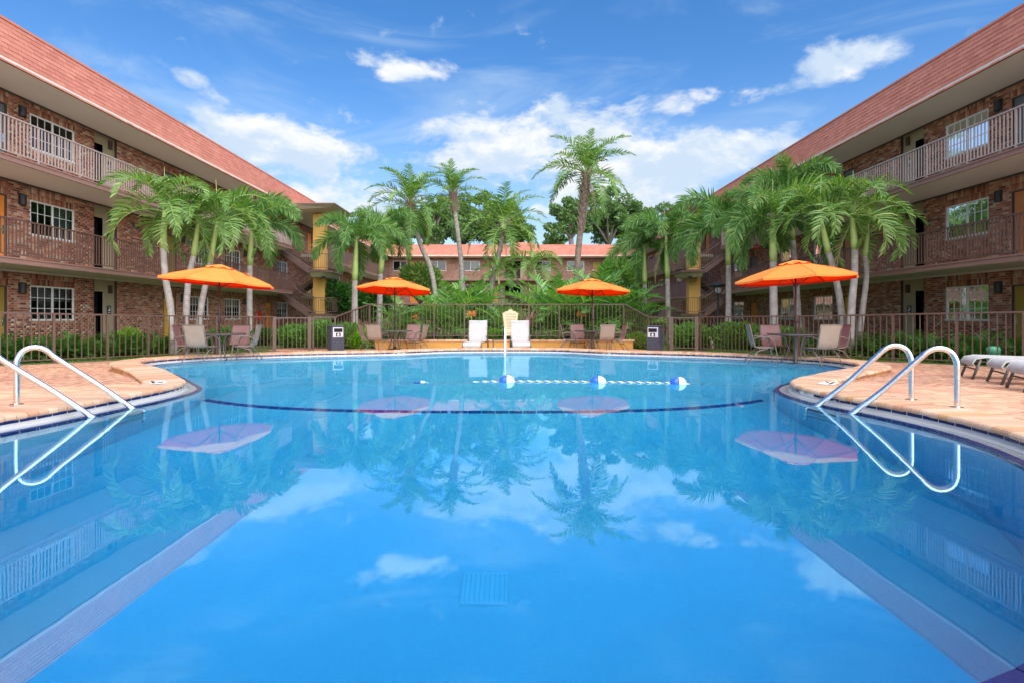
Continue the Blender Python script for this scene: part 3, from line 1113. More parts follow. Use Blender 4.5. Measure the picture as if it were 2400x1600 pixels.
def window_part(root, org, S, u0, u1, z0, z1, fine, blind_side=0, lamp=False):
    P = S.P
    f = 0.045
    mb = MB()
    for a, b, c_, e in ((u0, u1, z1 - f, z1), (u0, u0 + f, z0 + f, z1 - f), (u1 - f, u1, z0 + f, z1 - f)):
        mb.box(a, b, -0.055, -0.005, c_, e, P)
    um = (u0 + u1) / 2
    mb.box(um - f * 0.6, um + f * 0.6, -0.055, -0.008, z0 + f, z1 - f, P)
    mb.box(u0 - 0.02, u1 + 0.02, -0.055, 0.03, z0 - 0.01, z0 + f, P)
    win = mb.build('window', 'white_frame', root, origin=org)
    rows, cols = (3, 3) if fine else (1, 1)
    for a, b in ((u0 + f, um - f * 0.6), (um + f * 0.6, u1 - f)):
        cw, ch = (b - a) / cols, (z1 - z0 - 2 * f) / rows
        for i in range(cols):
            for j in range(rows):
                c0 = P(a + (i + 0.5) * cw, -0.034, z0 + f + (j + 0.5) * ch)
                g = MB()
                h1, h2 = cw / 2 - 0.003, ch / 2 - 0.003
                pts = [P(a + (i + 0.5) * cw + s1 * h1, -0.034, z0 + f + (j + 0.5) * ch + s2 * h2) for s1, s2 in ((-1, -1), (1, -1), (1, 1), (-1, 1))]
                o = g.add([tuple(Vector(q) - Vector(c0)) for q in pts], [(0, 1, 2, 3)]).build('pane', 'window_glass', win)
                o.location = c0
        if fine:
            m2 = MB()
            for i in range(1, cols):
                m2.box(a + i * cw - 0.009, a + i * cw + 0.009, -0.046, -0.024, z0 + f, z1 - f, P)
            for j in range(1, rows):
                for i in range(cols):
                    m2.box(a + i * cw + 0.009, a + (i + 1) * cw - 0.009, -0.045, -0.025, z0 + f + j * ch - 0.009, z0 + f + j * ch + 0.009, P)
            m2.build('muntin_grid', 'white_frame', win)
    # the room behind, and a slatted blind
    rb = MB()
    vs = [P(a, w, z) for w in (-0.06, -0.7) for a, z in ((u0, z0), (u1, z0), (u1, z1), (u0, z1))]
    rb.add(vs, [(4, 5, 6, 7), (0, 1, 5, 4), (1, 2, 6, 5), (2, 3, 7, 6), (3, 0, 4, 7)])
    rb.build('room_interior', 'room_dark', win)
    if blind_side:
        bb = MB()
        a, b = ((u0 + f, um - 0.03) if blind_side < 0 else (um + 0.03, u1 - f)) if abs(blind_side) == 1 else (u0 + f, u1 - f)
        zt = z1 - f
        zb = z0 + f + (0 if abs(blind_side) == 1 else 0.5 * (z1 - z0))
        k = int((zt - zb) / 0.055)
        for q in range(k):
            zz = zt - q * 0.055
            bb.add([P(a, -0.10, zz - 0.042), P(b, -0.10, zz - 0.042), P(b, -0.13, zz), P(a, -0.13, zz)], [(0, 1, 2, 3)])
        bb.build('blind', 'blind', win)
    if lamp:
        for du, dz in ((0.22, 0.62), (0.36, 0.44), (0.50, 0.45), (0.49, 0.32)):
            c0 = Vector(P(u1 - du, -0.30, z0 + dz))
            o = MB().lathe([(0.01, -0.035), (0.04, -0.02), (0.045, 0.01), (0.02, 0.035)], 10).build('lamp_bulb', 'lamp_glow', win)
            o.location = c0
    return win


def door_part(root, org, S, u0, u1, z0, z1, mat, handle_at):
    P = S.P
    d_ = MB().box(u0 + 0.04, u1 - 0.04, -0.10, -0.055, z0 + 0.01, z1 - 0.04, P).build('door', mat, root, origin=org)
    fr = MB()
    fr.box(u0, u0 + 0.04, -0.10, -0.004, z0, z1, P)
    fr.box(u1 - 0.04, u1, -0.10, -0.004, z0, z1, P)
    fr.box(u0 + 0.04, u1 - 0.04, -0.10, -0.004, z1 - 0.04, z1, P)
    fr.build('door_frame', 'dark_trim', d_)
    um = (u0 + u1) / 2
    hh = z1 - z0
    for a, b in ((u0 + 0.12, um - 0.04), (um + 0.04, u1 - 0.12)):
        for c_, e in ((0.10, 0.36), (0.42, 0.70), (0.76, 0.92)):
            MB().cbox(a, b, z0 + hh * c_, z0 + hh * e, -0.055, -0.043, 0.008, lambda p, q, r_: P(p, r_, q)).build('panel', mat, d_)
    if abs(u0 - 23.65) < 0.01 and z0 < 1 or abs(u0 - 33.5) < 0.01 and z0 < 1:      # a dark wreath hangs on this door
        wr = MB()
        ring = [P(um + 0.17 * math.cos(a), -0.030 + 0.008 * math.sin(a * 5), z0 + 1.50 + 0.21 * math.sin(a)) for a in np.linspace(0, 2 * PI, 25)]
        wr.tube(ring, [0.035 + 0.010 * math.sin(k_ * 2.1) for k_ in range(25)], 6)
        wr.build('wreath', 'boots', d_)
    hu = u0 + 0.10 if handle_at == 0 else u1 - 0.10
    mb = MB().box(hu - 0.03, hu + 0.03, -0.055, -0.035, z0 + 0.88, z0 + 1.14, P)
    s = 1 if handle_at == 0 else -1
    mb.box(min(hu, hu + s * 0.12), max(hu, hu + s * 0.12), -0.022, -0.004, z0 + 0.99, z0 + 1.01, P)
    mb.box(hu - 0.01, hu + 0.01, -0.035, -0.004, z0 + 0.985, z0 + 1.015, P)
    mb.build('handle', 'stainless', d_)
    return d_


def sconce(root, org, S, u0, z0):
    P = S.P
    mb = MB()
    prof = [(math.cos(a) * 0.10, math.sin(a) * 0.12) for a in np.linspace(0, PI, 9)]
    k = len(prof)
    vs = [P(u0 + a, 0.012 + b, z0 + zz) for zz in (0, 0.30) for a, b in prof]
    mb.add(vs, [(i, i + 1, k + i + 1, k + i) for i in range(k - 1)] + [tuple(range(k)), tuple(range(2 * k - 1, k - 1, -1)), (k - 1, 0, k, 2 * k - 1)])
    mb.box(u0 - 0.13, u0 + 0.13, 0.010, 0.03, z0 - 0.02, z0 + 0.33, P)
    return mb.build('wall_lamp', 'black_metal', root, origin=org)


def text_on(parent, S, s, size, u_, w, z, mat, sgn):
    """lettering on a wall plane, readable from the courtyard"""
    me = text_mesh(s, size, mat)
    for v in me.vertices:
        x, y, zz = v.co
        v.co = S.P(u_ + sgn * x, w + zz, z + y)
    return link('lettering', me, parent)


def building(name, label, S, org, u0, u1, layout, brick_range, rail_range, panel_range, doorcols, sgn, extra=None, lamp_at=None, far=False):
    P = S.P
    root = thing(name, label, 'building', org)
    blo, bhi = [], []
    for lv in range(3):
        z0, z1 = FL[lv], CE[lv]
        rects, soldier = [], []
        for it in layout:
            k = it[0]
            if k == 'win':
                a, b = it[1], it[2]
                zz0 = FL[lv] + (1.02 if lv == 0 else 0.98)
                zz1 = zz0 + 1.10
                rects.append((a, b, zz0, zz1))
                soldier.append((a - 0.02, b + 0.02, zz1, z1))
                bs = {0: 1, 1: 0, 2: 2}[(int(a * 7) + lv) % 3]
                window_part(root, org, S, a, b, zz0, zz1, it[3], bs, lamp_at == (lv, a))
            elif k == 'door':
                a, b = it[1], it[2]
                zz1 = max(z0, FL[lv]) + 2.06
                rects.append((a, b, z0, zz1))
                soldier.append((a - 0.02, b + 0.02, zz1, z1))
                door_part(root, org, S, a, b, z0, zz1, doorcols(lv, a), it[3])
            elif k == 'lamp':
                sconce(root, org, S, it[1], FL[lv] + 1.86)
            elif k == 'alcove':
                a, m_, b = it[1], it[2], it[3]        # dark passage between a and m_, tan wall between m_ and b
                lo_, hi_ = min(a, b), max(a, b)
                rects.append((lo_, hi_, z0, z1))
                zl = z0 + 2.07
                mb = MB()
                mb.box(min(m_, b), max(m_, b), -0.30, -0.10, z0, z1, P)
                mb.box(min(a, m_), max(a, m_), -0.30, -0.10, zl, z1, P)
                aw = mb.build('passage_wall', 'tan_stucco', root, origin=org)
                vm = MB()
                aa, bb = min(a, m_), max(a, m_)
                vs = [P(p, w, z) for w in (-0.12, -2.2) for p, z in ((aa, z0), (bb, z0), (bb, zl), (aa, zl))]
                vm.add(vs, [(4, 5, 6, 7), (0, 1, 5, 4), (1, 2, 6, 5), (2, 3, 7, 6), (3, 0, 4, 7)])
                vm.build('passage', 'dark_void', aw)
                sm = MB()
                sm.box(lo_ - 0.01, lo_, -0.3, 0.0, z0, z1, P).box(hi_, hi_ + 0.01, -0.3, 0.0, z0, z1, P)
                sm.build('reveal', 'dark_trim', aw)
                pu = (m_ + b) / 2
                pl = MB().box(pu - 0.10, pu + 0.10, -0.10, -0.085, z0 + 1.25, z0 + 1.56, P).build('wall_sign', 'sign_navy', root, origin=org)
                pg = MB()                              # pictogram: steps going up and a figure, a line of print below
                for q in range(4):
                    ux = pu + sgn * (-0.06 + q * 0.03)
                    pg.box(min(ux, ux + sgn * 0.026), max(ux, ux + sgn * 0.026), -0.085, -0.083, z0 + 1.36, z0 + 1.385 + q * 0.028, P)
                pg.box(pu - 0.012, pu + 0.012, -0.085, -0.083, z0 + 1.47, z0 + 1.52, P)
                pg.box(pu - 0.06, pu + 0.06, -0.085, -0.083, z0 + 1.29, z0 + 1.315, P)
                pg.build('pictogram', 'white_paint', pl)
                MB().box(pu - 0.05, pu + 0.09, -0.10, -0.02, z0 + 2.02, z0 + 2.32, P).build('fire_bell', 'dark_trim', root, origin=org)
        # backing wall with the openings left out
        us = sorted({u0, u1, *[r_[0] for r_ in rects], *[r_[1] for r_ in rects]})
        zs = sorted({z0 - 0.15, z1 + 0.12, *[r_[2] for r_ in rects], *[r_[3] for r_ in rects]})
        mb, mbf = MB(), MB()
        for a, b in zip(us[:-1], us[1:]):
            for c_, e in zip(zs[:-1], zs[1:]):
                mu, mz = (a + b) / 2, (c_ + e) / 2
                if any(r_[0] < mu < r_[1] and r_[2] < mz < r_[3] for r_ in rects):
                    continue
                pcs = [(a, b)]
                if not far and a < brick_range[1] < b:
                    pcs = [(a, brick_range[1]), (brick_range[1], b)]
                for a2, b2 in pcs:
                    tgt = mb if (not far and b2 <= brick_range[1] + 1e-6) else mbf
                    tgt.add([P(a2, 0, c_), P(b2, 0, c_), P(b2, 0, e), P(a2, 0, e)], [(0, 1, 2, 3)])
        for a, b, c_, e in rects:                      # reveals of the openings
            if e - c_ > 2.2:
                continue
            tgt = mb if not far else mbf
            for q in (((a, c_), (b, c_)), ((b, c_), (b, e)), ((b, e), (a, e)), ((a, e), (a, c_))):
                (p1, q1), (p2, q2) = q
                tgt.add([P(p1, 0, q1), P(p2, 0, q2), P(p2, -0.12, q2), P(p1, -0.12, q1)], [(0, 1, 2, 3)])
        for b_, mt in ((mb, 'mortar'), (mbf, 'brick_far')):
            if b_.n:
                weld(b_.build('wall', mt, root, origin=org))
        # the bricks
        if not far:
            cz, row = z0, 0
            while cz + 0.062 < z1 + 0.01:
                mid = cz + 0.031
                blk = sorted([(r_[0], r_[1]) for r_ in rects if r_[2] - 0.02 < mid < r_[3] + 0.02] + [(r_[0], r_[1]) for r_ in soldier if r_[2] < mid < r_[3]])
                spans, cur = [], brick_range[0]
                for a, b in blk:
                    if a > cur:
                        spans.append((cur, min(a, brick_range[1])))
                    cur = max(cur, b)
                if cur < brick_range[1]:
                    spans.append((cur, brick_range[1]))
                for a, b in spans:
                    x = math.floor(a / 0.213) * 0.213 - (0.1065 if row % 2 else 0)
                    while x < b:
                        p, q = max(x, a + 0.003), min(x + 0.203, b - 0.003)
                        if q - p > 0.03:
                            pr = 0.011 + rnd.uniform(-0.003, 0.003)
                            blo.append((p, -0.005, cz + 0.005))
                            bhi.append((q, pr, cz + 0.0655))
                        x += 0.213
                cz += 0.0715
                row += 1
            for a, b, c_, e in soldier:
                if a > brick_range[1]:
                    continue
                nn = max(1, int((b - a) / 0.0715))
                st = (b - a) / nn
                zz = c_ + 0.004
                while zz < e - 0.02:
                    h2 = min(0.203, e - zz)
                    for q in range(nn):
                        blo.append((a + q * st + 0.004, -0.005, zz))
                        bhi.append((a + (q + 1) * st - 0.004, 0.008 + rnd.uniform(-0.003, 0.003), zz + h2))
                    zz += 0.211
    if blo:
        lo, hi = S.lohi(blo, bhi)
        c3 = (lo + hi) / 2
        full = np.array([h[0] - l[0] > 0.2 and h[2] - l[2] < 0.07 for l, h in zip(blo, bhi)])
        py = HY - (c3[:, 2] - CAM_H) / c3[:, 1] * FOC
        px = CX + c3[:, 0] / c3[:, 1] * FOC
        seen = full & (px > 5) & (px < 2395) & (py > 380) & (py < 760)
        order = np.argsort(np.where(seen, c3[:, 1], 1e6))
        solo = [i for i in order[:290] if seen[i]]
        org_v = Vector(org)
        hd = np.abs(hi[solo[0]] - lo[solo[0]]) / 2
        bm_ = MB().box(-hd[0], hd[0], -hd[1], hd[1], -hd[2], hd[2]).mesh('brick', 'brick')
        for i in solo:
            o = link('brick', bm_, root)
            o.location = Vector(c3[i]) - org_v
        rest = np.setdiff1d(np.arange(len(lo)), solo)
        Vb, Fb = boxes_np(lo[rest], hi[rest])
        o = link('brick_mass', np_mesh('brick_mass', Vb - np.array(org), Fb, 'brick'), root)
        o['kind'] = 'stuff'
    # galleries
    for lv in (1, 2):
        zf = FL[lv]
        for ga_, gb_, gw in ([(u0, u1, WALK)] if far else [(u0, STAIR[0], WALK), (STAIR[0], STAIR[1], 0.72), (STAIR[1], u1, WALK)]):   # set back where the stairs start
            MB().box(ga_, gb_, -0.01, gw - 0.03, CE[lv - 1], zf, P).build('gallery_slab', 'soffit', root, origin=org)
            mb = MB()
            mb.box(ga_, gb_, gw - 0.03, gw + 0.03, CE[lv - 1] + 0.01, zf - 0.03, P)
            mb.box(ga_, gb_, gw - 0.03, gw + 0.05, zf - 0.03, zf + 0.01, P)
            mb.build('slab_edge', 'slab_edge', root, origin=org)
        if lv == 1 and not far:
            mb = MB()
            for w_, z_ in ((0.16, CE[0] - 0.05), (0.30, CE[0] - 0.035)):
                mb.tube([P(u0, w_, z_), P((u0 + u1) / 2, w_, z_), P(u1, w_, z_)], 0.022, 6)
            mb.build('conduit', 'soffit', root, origin=org)
        for ra, rb_ in rail_range:
            rp_ = 'rail_skylit' if lv == 2 and not far else 'rail_paint'  # top gallery rail gets the colour lightened for skylight
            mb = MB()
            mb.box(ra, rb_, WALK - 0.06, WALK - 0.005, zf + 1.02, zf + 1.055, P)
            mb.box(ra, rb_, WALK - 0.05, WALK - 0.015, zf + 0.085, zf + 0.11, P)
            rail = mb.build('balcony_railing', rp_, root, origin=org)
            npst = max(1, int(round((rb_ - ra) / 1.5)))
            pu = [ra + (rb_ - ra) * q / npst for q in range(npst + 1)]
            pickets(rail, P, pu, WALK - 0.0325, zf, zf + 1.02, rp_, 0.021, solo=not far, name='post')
            pk = []
            for a, b in zip(pu[:-1], pu[1:]):
                kk = int(round((b - a) / 0.115))
                pk += [a + (b - a) * q / kk for q in range(1, kk)]
            pickets(rail, P, pk, WALK - 0.0325, zf + 0.11, zf + 1.02, rp_, 0.0125, solo=not far)
        for ra, rb_ in panel_range:
            kk = max(1, int((rb_ - ra) / 1.9))
            st = (rb_ - ra) / kk
            for q in range(kk):
                pn = MB().box(ra + q * st + 0.012, ra + (q + 1) * st - 0.012, WALK - 0.05, WALK - 0.02, zf + 0.05, zf + 1.02, P).build('balcony_panel', 'panel_brown', root, origin=org)
            MB().box(ra, rb_, WALK - 0.065, WALK - 0.002, zf + 1.02, zf + 1.055, P).build('panel_cap', 'rail_paint', root, origin=org)
    for lv in range(3):
        MB().box(u0, u1, 0.013, 0.045, CE[lv] - 0.055, CE[lv] - 0.002, P).build('ceiling_trim', 'dark_trim', root, origin=org)
    # soffit, shingled fascia, flat roof
    MB().box(u0, u1, -0.01, WALK - 0.005, CE[2], CE[2] + 0.1, P).build('soffit', 'soffit', root, origin=org)
    zb, zt, wt_, wb = CE[2] - 0.02, 9.08, WALK - 0.30, WALK
    mb = MB()
    mb.add([P(u0, wb - 0.02, zb), P(u1, wb - 0.02, zb), P(u1, wt_ - 0.02, zt), P(u0, wt_ - 0.02, zt)], [(0, 1, 2, 3)])
    mb.add([P(u0, wb - 0.02, zb), P(u1, wb - 0.02, zb), P(u1, wb - 0.1, zb + 0.02), P(u0, wb - 0.1, zb + 0.02)], [(0, 1, 2, 3)])
    fas = mb.build('roof_fascia', 'shingle_back' if not far else 'shingle', root, origin=org)
    MB().box(u0, u1, wt_ - 0.12, wt_ + 0.03, zt - 0.01, zt + 0.055, P).build('drip_edge', 'drip_edge', root, origin=org)
    MB().box(u0, u1, -7.0, wt_ - 0.12, zt - 0.15, zt - 0.02, P).build('roof', 'roof_gravel', root, origin=org)
    MB().box(u0, u1, -7.0, -6.8, -0.2, zt - 0.02, P).build('rear_wall', 'brick_far', root, origin=org)
    mb = MB()
    for a in (u0, u1):
        mb.add([P(a, -7.0, -0.2), P(a, 0.0, -0.2), P(a, 0.0, zt - 0.15), P(a, -7.0, zt - 0.15)], [(0, 1, 2, 3)])
    mb.build('end_wall', 'brick_far', root, origin=org)
    ncs = 9
    lo_c, sh_v = [], []
    us_, uw = (8.0 if not far else u0), 0.305
    for cidx in range(ncs):
        t0, t1 = cidx / ncs, (cidx + 1) / ncs
        x = us_ - (0.15 if cidx % 2 else 0) + rnd.uniform(-0.03, 0.03)
        while x < u1:
            jw = rnd.uniform(-0.004, 0.004)
            lo_c.append((x, t0 + rnd.uniform(-0.004, 0.004), t1, jw))
            x += uw

    def shingle_vf(x, t0, t1, jw):
        a, b = x + 0.004, x + uw - 0.004
        w0, w1 = wb + (wt_ - wb) * t0, wb + (wt_ - wb) * t1
        z0_, z1_ = zb + (zt - zb) * t0, zb + (zt - zb) * t1
        vs = [P(a, w0 + 0.012 + jw, z0_), P(b, w0 + 0.012 + jw, z0_), P(b, w1 + 0.001, z1_ + 0.004), P(a, w1 + 0.001, z1_ + 0.004), P(a, w0 - 0.01, z0_), P(b, w0 - 0.01, z0_), P(b, w1 - 0.012, z1_), P(a, w1 - 0.012, z1_)]
        return vs, [(0, 1, 2, 3), (0, 4, 5, 1), (0, 3, 7, 4), (1, 5, 6, 2)]
    if not far:
        cs = np.array([P(x, WALK, 8.4) for x, *_ in lo_c])
        ii = np.argsort(np.where(cs[:, 1] > 14.0, cs[:, 1], 1e5))[:290]
        solo = set(ii.tolist())
        for i in ii:
            vs, fs = shingle_vf(*lo_c[i])
            c0 = Vector(vs[0])
            o = MB().add([tuple(Vector(q) - c0) for q in vs], fs).build('shingle', 'shingle', fas)
            o.location = c0
        mb = MB()
        for i in range(len(lo_c)):
            if i not in solo:
                mb.add(*shingle_vf(*lo_c[i]))
        o = mb.build('shingle_mass', 'shingle', fas)
        o['kind'] = 'stuff'
    else:
        mb = MB()
        for q in lo_c:
            mb.add(*shingle_vf(*q))
        o = mb.build('shingle_mass', 'shingle', fas)
        o['kind'] = 'stuff'
    return root


SL = Side(lambda u_, w, z: (-15.0 + w, u_, z))
SR = Side(lambda u_, w, z: (14.6 - w, u_, z))
SB = Side(lambda u_, w, z: (u_, 61.7 - w, z))
lay_L = [('win', 10.2, 11.9, True), ('alcove', 13.2, 12.6, 12.0), ('door', 15.35, 16.3, 1), ('lamp', 16.78), ('win', 17.07, 18.8, True), ('alcove', 19.7, 20.27, 20.85), ('door', 23.65, 24.55, 0), ('lamp', 25.0),
         ('win', 25.6, 27.15, True), ('win', 28.7, 30.35, True), ('lamp', 30.9), ('door', 33.5, 34.4, 0), ('win', 35.1, 36.8, True),
         ('door', 40.5, 41.4, 0), ('win', 42.4, 44.0, False), ('win', 46.5, 48.1, False), ('door', 50.2, 51.1, 1), ('win', 52.2, 53.8, False), ('win', 56.5, 58.1, False)]
lay_R = [('win', 9.9, 11.5, True), ('door', 15.0, 15.9, 1), ('lamp', 16.3), ('win', 16.65, 18.28, True), ('alcove', 19.25, 19.8, 20.4), ('door', 23.1, 23.95, 0), ('lamp', 24.3), ('win', 24.7, 26.2, True),
         ('win', 27.85, 29.4, True), ('lamp', 30.0), ('door', 32.3, 33.2, 0), ('win', 34.1, 35.6, True),
         ('door', 40.0, 40.9, 0), ('win', 42.0, 43.6, False), ('win', 46.2, 47.8, False), ('door', 50.0, 50.9, 1), ('win', 52.0, 53.6, False), ('win', 56.0, 57.6, False)]


def cols_L(lv, a):
    if a < 17:
        return ['door_olive', 'door_orange', 'door_grey'][lv]
    if a < 25:
        return ['door_yellow', 'door_olive', 'door_grey'][lv]
    return ['door_orange', 'door_olive', 'door_orange'][lv]


def cols_R(lv, a):
    if a < 17:
        return ['door_olive', 'door_coral', 'door_grey'][lv]
    if a < 25:
        return ['door_yellow', 'door_coral', 'door_grey'][lv]
    return ['door_orange', 'door_grey', 'door_orange'][lv]


bl = building('apartment_building', 'three storey brick apartment wing on the left with iron balcony railings', SL, (-15.0, 30.0, 0.0), 7.0, 62.0, lay_L, (8.0, 40.0), [(8.0, 33.3)], [(37.25, 60.0)], cols_L, 1)
br = building('apartment_building', 'three storey brick apartment wing on the right with iron balcony railings', SR, (14.6, 30.0, 0.0), 7.0, 62.0, lay_R, (8.0, 40.0), [(8.0, 33.3)], [(37.25, 60.0)], cols_R, -1, lamp_at=(0, 16.65))
lay_B = [('win', -13.2, -11.6, False), ('door', -11.3, -10.35, 0), ('win', -9.15, -7.2, False), ('win', -5.45, -3.4, False), ('door', -2.2, -1.25, 0), ('alcove', -0.55, 1.2, 1.5), ('win', 2.8, 4.6, False), ('win', 6.45, 8.4, False), ('door', 9.3, 10.2, 0), ('win', 10.8, 12.6, False)]
bb_ = building('apartment_building', 'three storey brick apartment block closing the far end of the courtyard', SB, (0, 61.7, 0.0), -22.0, 22.0, lay_B, None, [(-13.2, 12.8)], [], lambda lv, a: 'door_orange' if a < -5 else 'door_olive', 1, far=True)
o = MB().box(0.55, 2.9, 63.0, 65.0, 9.05, 9.75).build('roof_hatch', 'drip_edge', bb_, origin=(0, 61.7, 0))
# wall things near the stairs
for S, org, root, u_ in ((SL, (-15.0, 30.0, 0.0), bl, 32.55),):
    MB().cbox(u_ - 0.12, u_ + 0.12, 0.9, 1.45, 0.012, 0.14, 0.01, lambda p, q, r_: S.P(p, r_, q)).build('extinguisher_box', 'exit_red', root, origin=org)

# ------------------------------------------------------------------ stair towers


def stair_tower(label, S, org, u0):
    P = S.P
    root = thing('stair_tower', label, 'stairs', org)
    B = lambda name, mb, mat: mb.build(name, mat, root, origin=org)
    wa, wb = 0.76, 2.66
    un, uf = (u0, u0 + 1.2), (u0 + 2.2, u0 + 3.4)

    def flight(ua, ub, w_top, z_top, w_bot, z_bot):
        nst = 8
        for i in range(nst):
            t0, t1 = i / nst, (i + 1) / nst
            w0, w1 = w_top + (w_bot - w_top) * t0, w_top + (w_bot - w_top) * t1
            z = z_top + (z_bot - z_top) * (i + 1) / (nst + 0.0)
            if i == nst - 1:
                continue
            st_ = MB()
            st_.box(ua + 0.05, ub - 0.05, min(w0, w1) - 0.02, max(w0, w1) + 0.02, z - 0.05, z, P)
            st_.box(ua + 0.05, ub - 0.05, w0 - 0.012, w0 + 0.012, z, z + abs(z_top - z_bot) / nst - 0.05, P)
            B('tread', st_, 'tread')
        for a in (ua, ub - 0.05):
            vs = []
            for aa in (a, a + 0.05):
                vs += [P(aa, w_top, z_top + 0.04), P(aa, w_bot, z_bot + 0.04), P(aa, w_bot, z_bot - 0.26), P(aa, w_top, z_top - 0.26)]
            B('stringer', MB().add(vs, [(0, 1, 2, 3), (4, 7, 6, 5), (0, 4, 5, 1), (1, 5, 6, 2), (2, 6, 7, 3), (3, 7, 4, 0)]), 'stair_brown')
            hr = MB()
            hr.tube([P(a + 0.025, w_top, z_top + 0.98), P(a + 0.025, w_bot, z_bot + 0.98)], 0.025, 6)
            hr.tube([P(a + 0.025, w_top, z_top + 0.16), P(a + 0.025, w_bot, z_bot + 0.16)], 0.016, 6)
            h_ = B('handrail', hr, 'rail_paint')
            nb = 15
            bm2 = MB().box(-0.010, 0.010, -0.010, 0.010, 0.16, 0.97).mesh('baluster', 'rail_paint')
            for q in range(nb):
                t = (q + 0.5) / nb
                o = link('baluster', bm2, h_)
                o.location = P(a + 0.025, w_top + (w_bot - w_top) * t, z_top + (z_bot - z_top) * t)
    flight(*un, wa, FL[2], wb, 4.02)
    flight(*uf, wb, 4.02, wa, FL[1])
    flight(*un, wa, FL[1], wb, 1.31)
    flight(*uf, wb, 1.31, wa, FL[0])
    for zl in (1.31, 4.02):
        poly = [(u0, wb), (u0 + 3.4, wb), (u0 + 3.4, wb + 0.75), (u0 + 2.8, wb + 1.25), (u0 + 0.6, wb + 1.25), (u0, wb + 0.75)]
        vs = [P(a, b, z) for z in (zl - 0.14, zl) for a, b in poly]
        k = len(poly)
        B('landing', MB().add(vs, [tuple(range(k)), tuple(range(2 * k - 1, k - 1, -1))] + [(i, (i + 1) % k, k + (i + 1) % k, k + i) for i in range(k)]), 'stair_brown')
        ins = [(a + (0.12 if a < u0 + 1.5 else -0.12), min(b, wb + 1.12)) for a, b in poly]
        vs = [P(a, b, z) for z in (zl - 0.42, zl - 0.141) for a, b in ins]
        for i in range(k):                              # the cream beam under the landing tapers towards the wall
            vs[i] = P(ins[i][0] * 0.8 + (u0 + 1.7) * 0.2, wb + (ins[i][1] - wb) * 0.75, zl - 0.42)
        B('landing_beam', MB().add(vs, [tuple(range(k)), tuple(range(2 * k - 1, k - 1, -1))] + [(i, (i + 1) % k, k + (i + 1) % k, k + i) for i in range(k)]), 'cream_stucco')
        edge = [poly[1], poly[2], poly[3], poly[4], poly[5], poly[0]]
        hr = MB()
        for z in (0.98, 0.10):
            hr.tube([P(a, b, zl + z) for a, b in edge], 0.022, 6)
        lr = B('landing_railing', hr, 'rail_paint')
        bm2 = MB().box(-0.010, 0.010, -0.010, 0.010, 0.10, 0.98).mesh('baluster', 'rail_paint')
        for (a, b), (c_, e) in zip(edge[:-1], edge[1:]):
            ln = math.hypot(c_ - a, e - b)
            kk = max(2, int(ln / 0.13))
            for q in range(kk):
                o = link('baluster', bm2, lr)
                o.location = P(a + (c_ - a) * q / kk, b + (e - b) * q / kk, zl)
        B('landing_lamp', MB().box(u0 + 0.5, u0 + 0.75, wb + 0.55, wb + 0.8, zl - 0.5, zl - 0.38, P), 'black_metal')
    B('column', MB().box(u0 + 1.4, u0 + 2.0, 2.42, 3.15, -0.2, 7.70, P), 'yellow_stucco')
    cn = MB()
    vs = [P(a, w, z) for a, w, z in ((u0 + 0.1, WALK - 0.3, 7.70), (u0 + 3.5, WALK - 0.3, 7.70), (u0 + 3.5, 3.9, 7.84), (u0 + 0.1, 3.9, 7.84), (u0 - 0.4, WALK - 0.3, 7.97), (u0 + 4.0, WALK - 0.3, 7.97), (u0 + 4.0, 4.35, 7.97), (u0 - 0.4, 4.35, 7.97))]
    cn.add(vs, [(3, 2, 1, 0), (4, 5, 6, 7), (0, 1, 5, 4), (1, 2, 6, 5), (2, 3, 7, 6), (3, 0, 4, 7)])
    B('canopy', cn, 'soffit')
    B('canopy_edge', MB().box(u0 - 0.43, u0 + 4.03, WALK - 0.3, 4.38, 7.975, 8.03, P), 'slab_edge')
    # brown screen at the foot
    B('screen', MB().box(u0 + 3.9, u0 + 3.96, 2.8, 4.2, -0.1, 1.9, P), 'panel_brown')
    return root


stair_tower('brown outdoor stair with yellow column against the left brick wing', SL, (-12.0, 35.2, 0), 33.5)
stair_tower('brown outdoor stair with yellow column against the right brick wing', SR, (11.6, 35.2, 0), 33.5)
for S, u_, w, z, wing in ((SL, 30.6, 0.75, 7.52, 'left third floor soffit'), (SR, 30.3, 0.9, 4.88, 'right second floor ceiling')):
    q = S.P(u_, w, z)
    e = thing('exit_sign', 'small red exit sign hung under the %s' % wing, 'sign', q, 0, 'red exit signs')
    MB().box(-0.17, 0.17, -0.03, 0.03, 0.0, 0.22).build('sign_box', 'exit_red', e)
    MB().box(-0.02, 0.02, -0.02, 0.02, 0.22, 0.31).build('hanger', 'black_metal', e)
    me = text_mesh('EXIT', 0.15, 'white_paint')
    o = link('lettering', me, e)
    o.rotation_euler = (R(90), 0, 0)
    o.location = (0, -0.033, 0.11)
# ------------------------------------------------------------------ pool fence


def bar(mb, a, b, hw, hh):
    """rectangular bar from a to b"""
    a, b = Vector(a), Vector(b)
    t = (b - a).normalized()
    s = t.cross(Vector((0, 0, 1))).normalized() * hw
    u_ = s.cross(t).normalized() * hh
    vs = [a - s - u_, a + s - u_, a + s + u_, a - s + u_, b - s - u_, b + s - u_, b + s + u_, b - s + u_]
    mb.add([tuple(q) for q in vs], [(0, 1, 2, 3), (7, 6, 5, 4), (0, 4, 5, 1), (1, 5, 6, 2), (2, 6, 7, 3), (3, 7, 4, 0)])


PK = MB().box(-0.0105, 0.0105, -0.0105, 0.0105, 0, 1).mesh('picket', 'fence_paint')
PO = MB().box(-0.026, 0.026, -0.026, 0.026, 0, 1).mesh('post', 'fence_paint')
GP = MB().box(-0.06, 0.06, -0.06, 0.06, 0, 1).mesh('post', 'fence_paint')


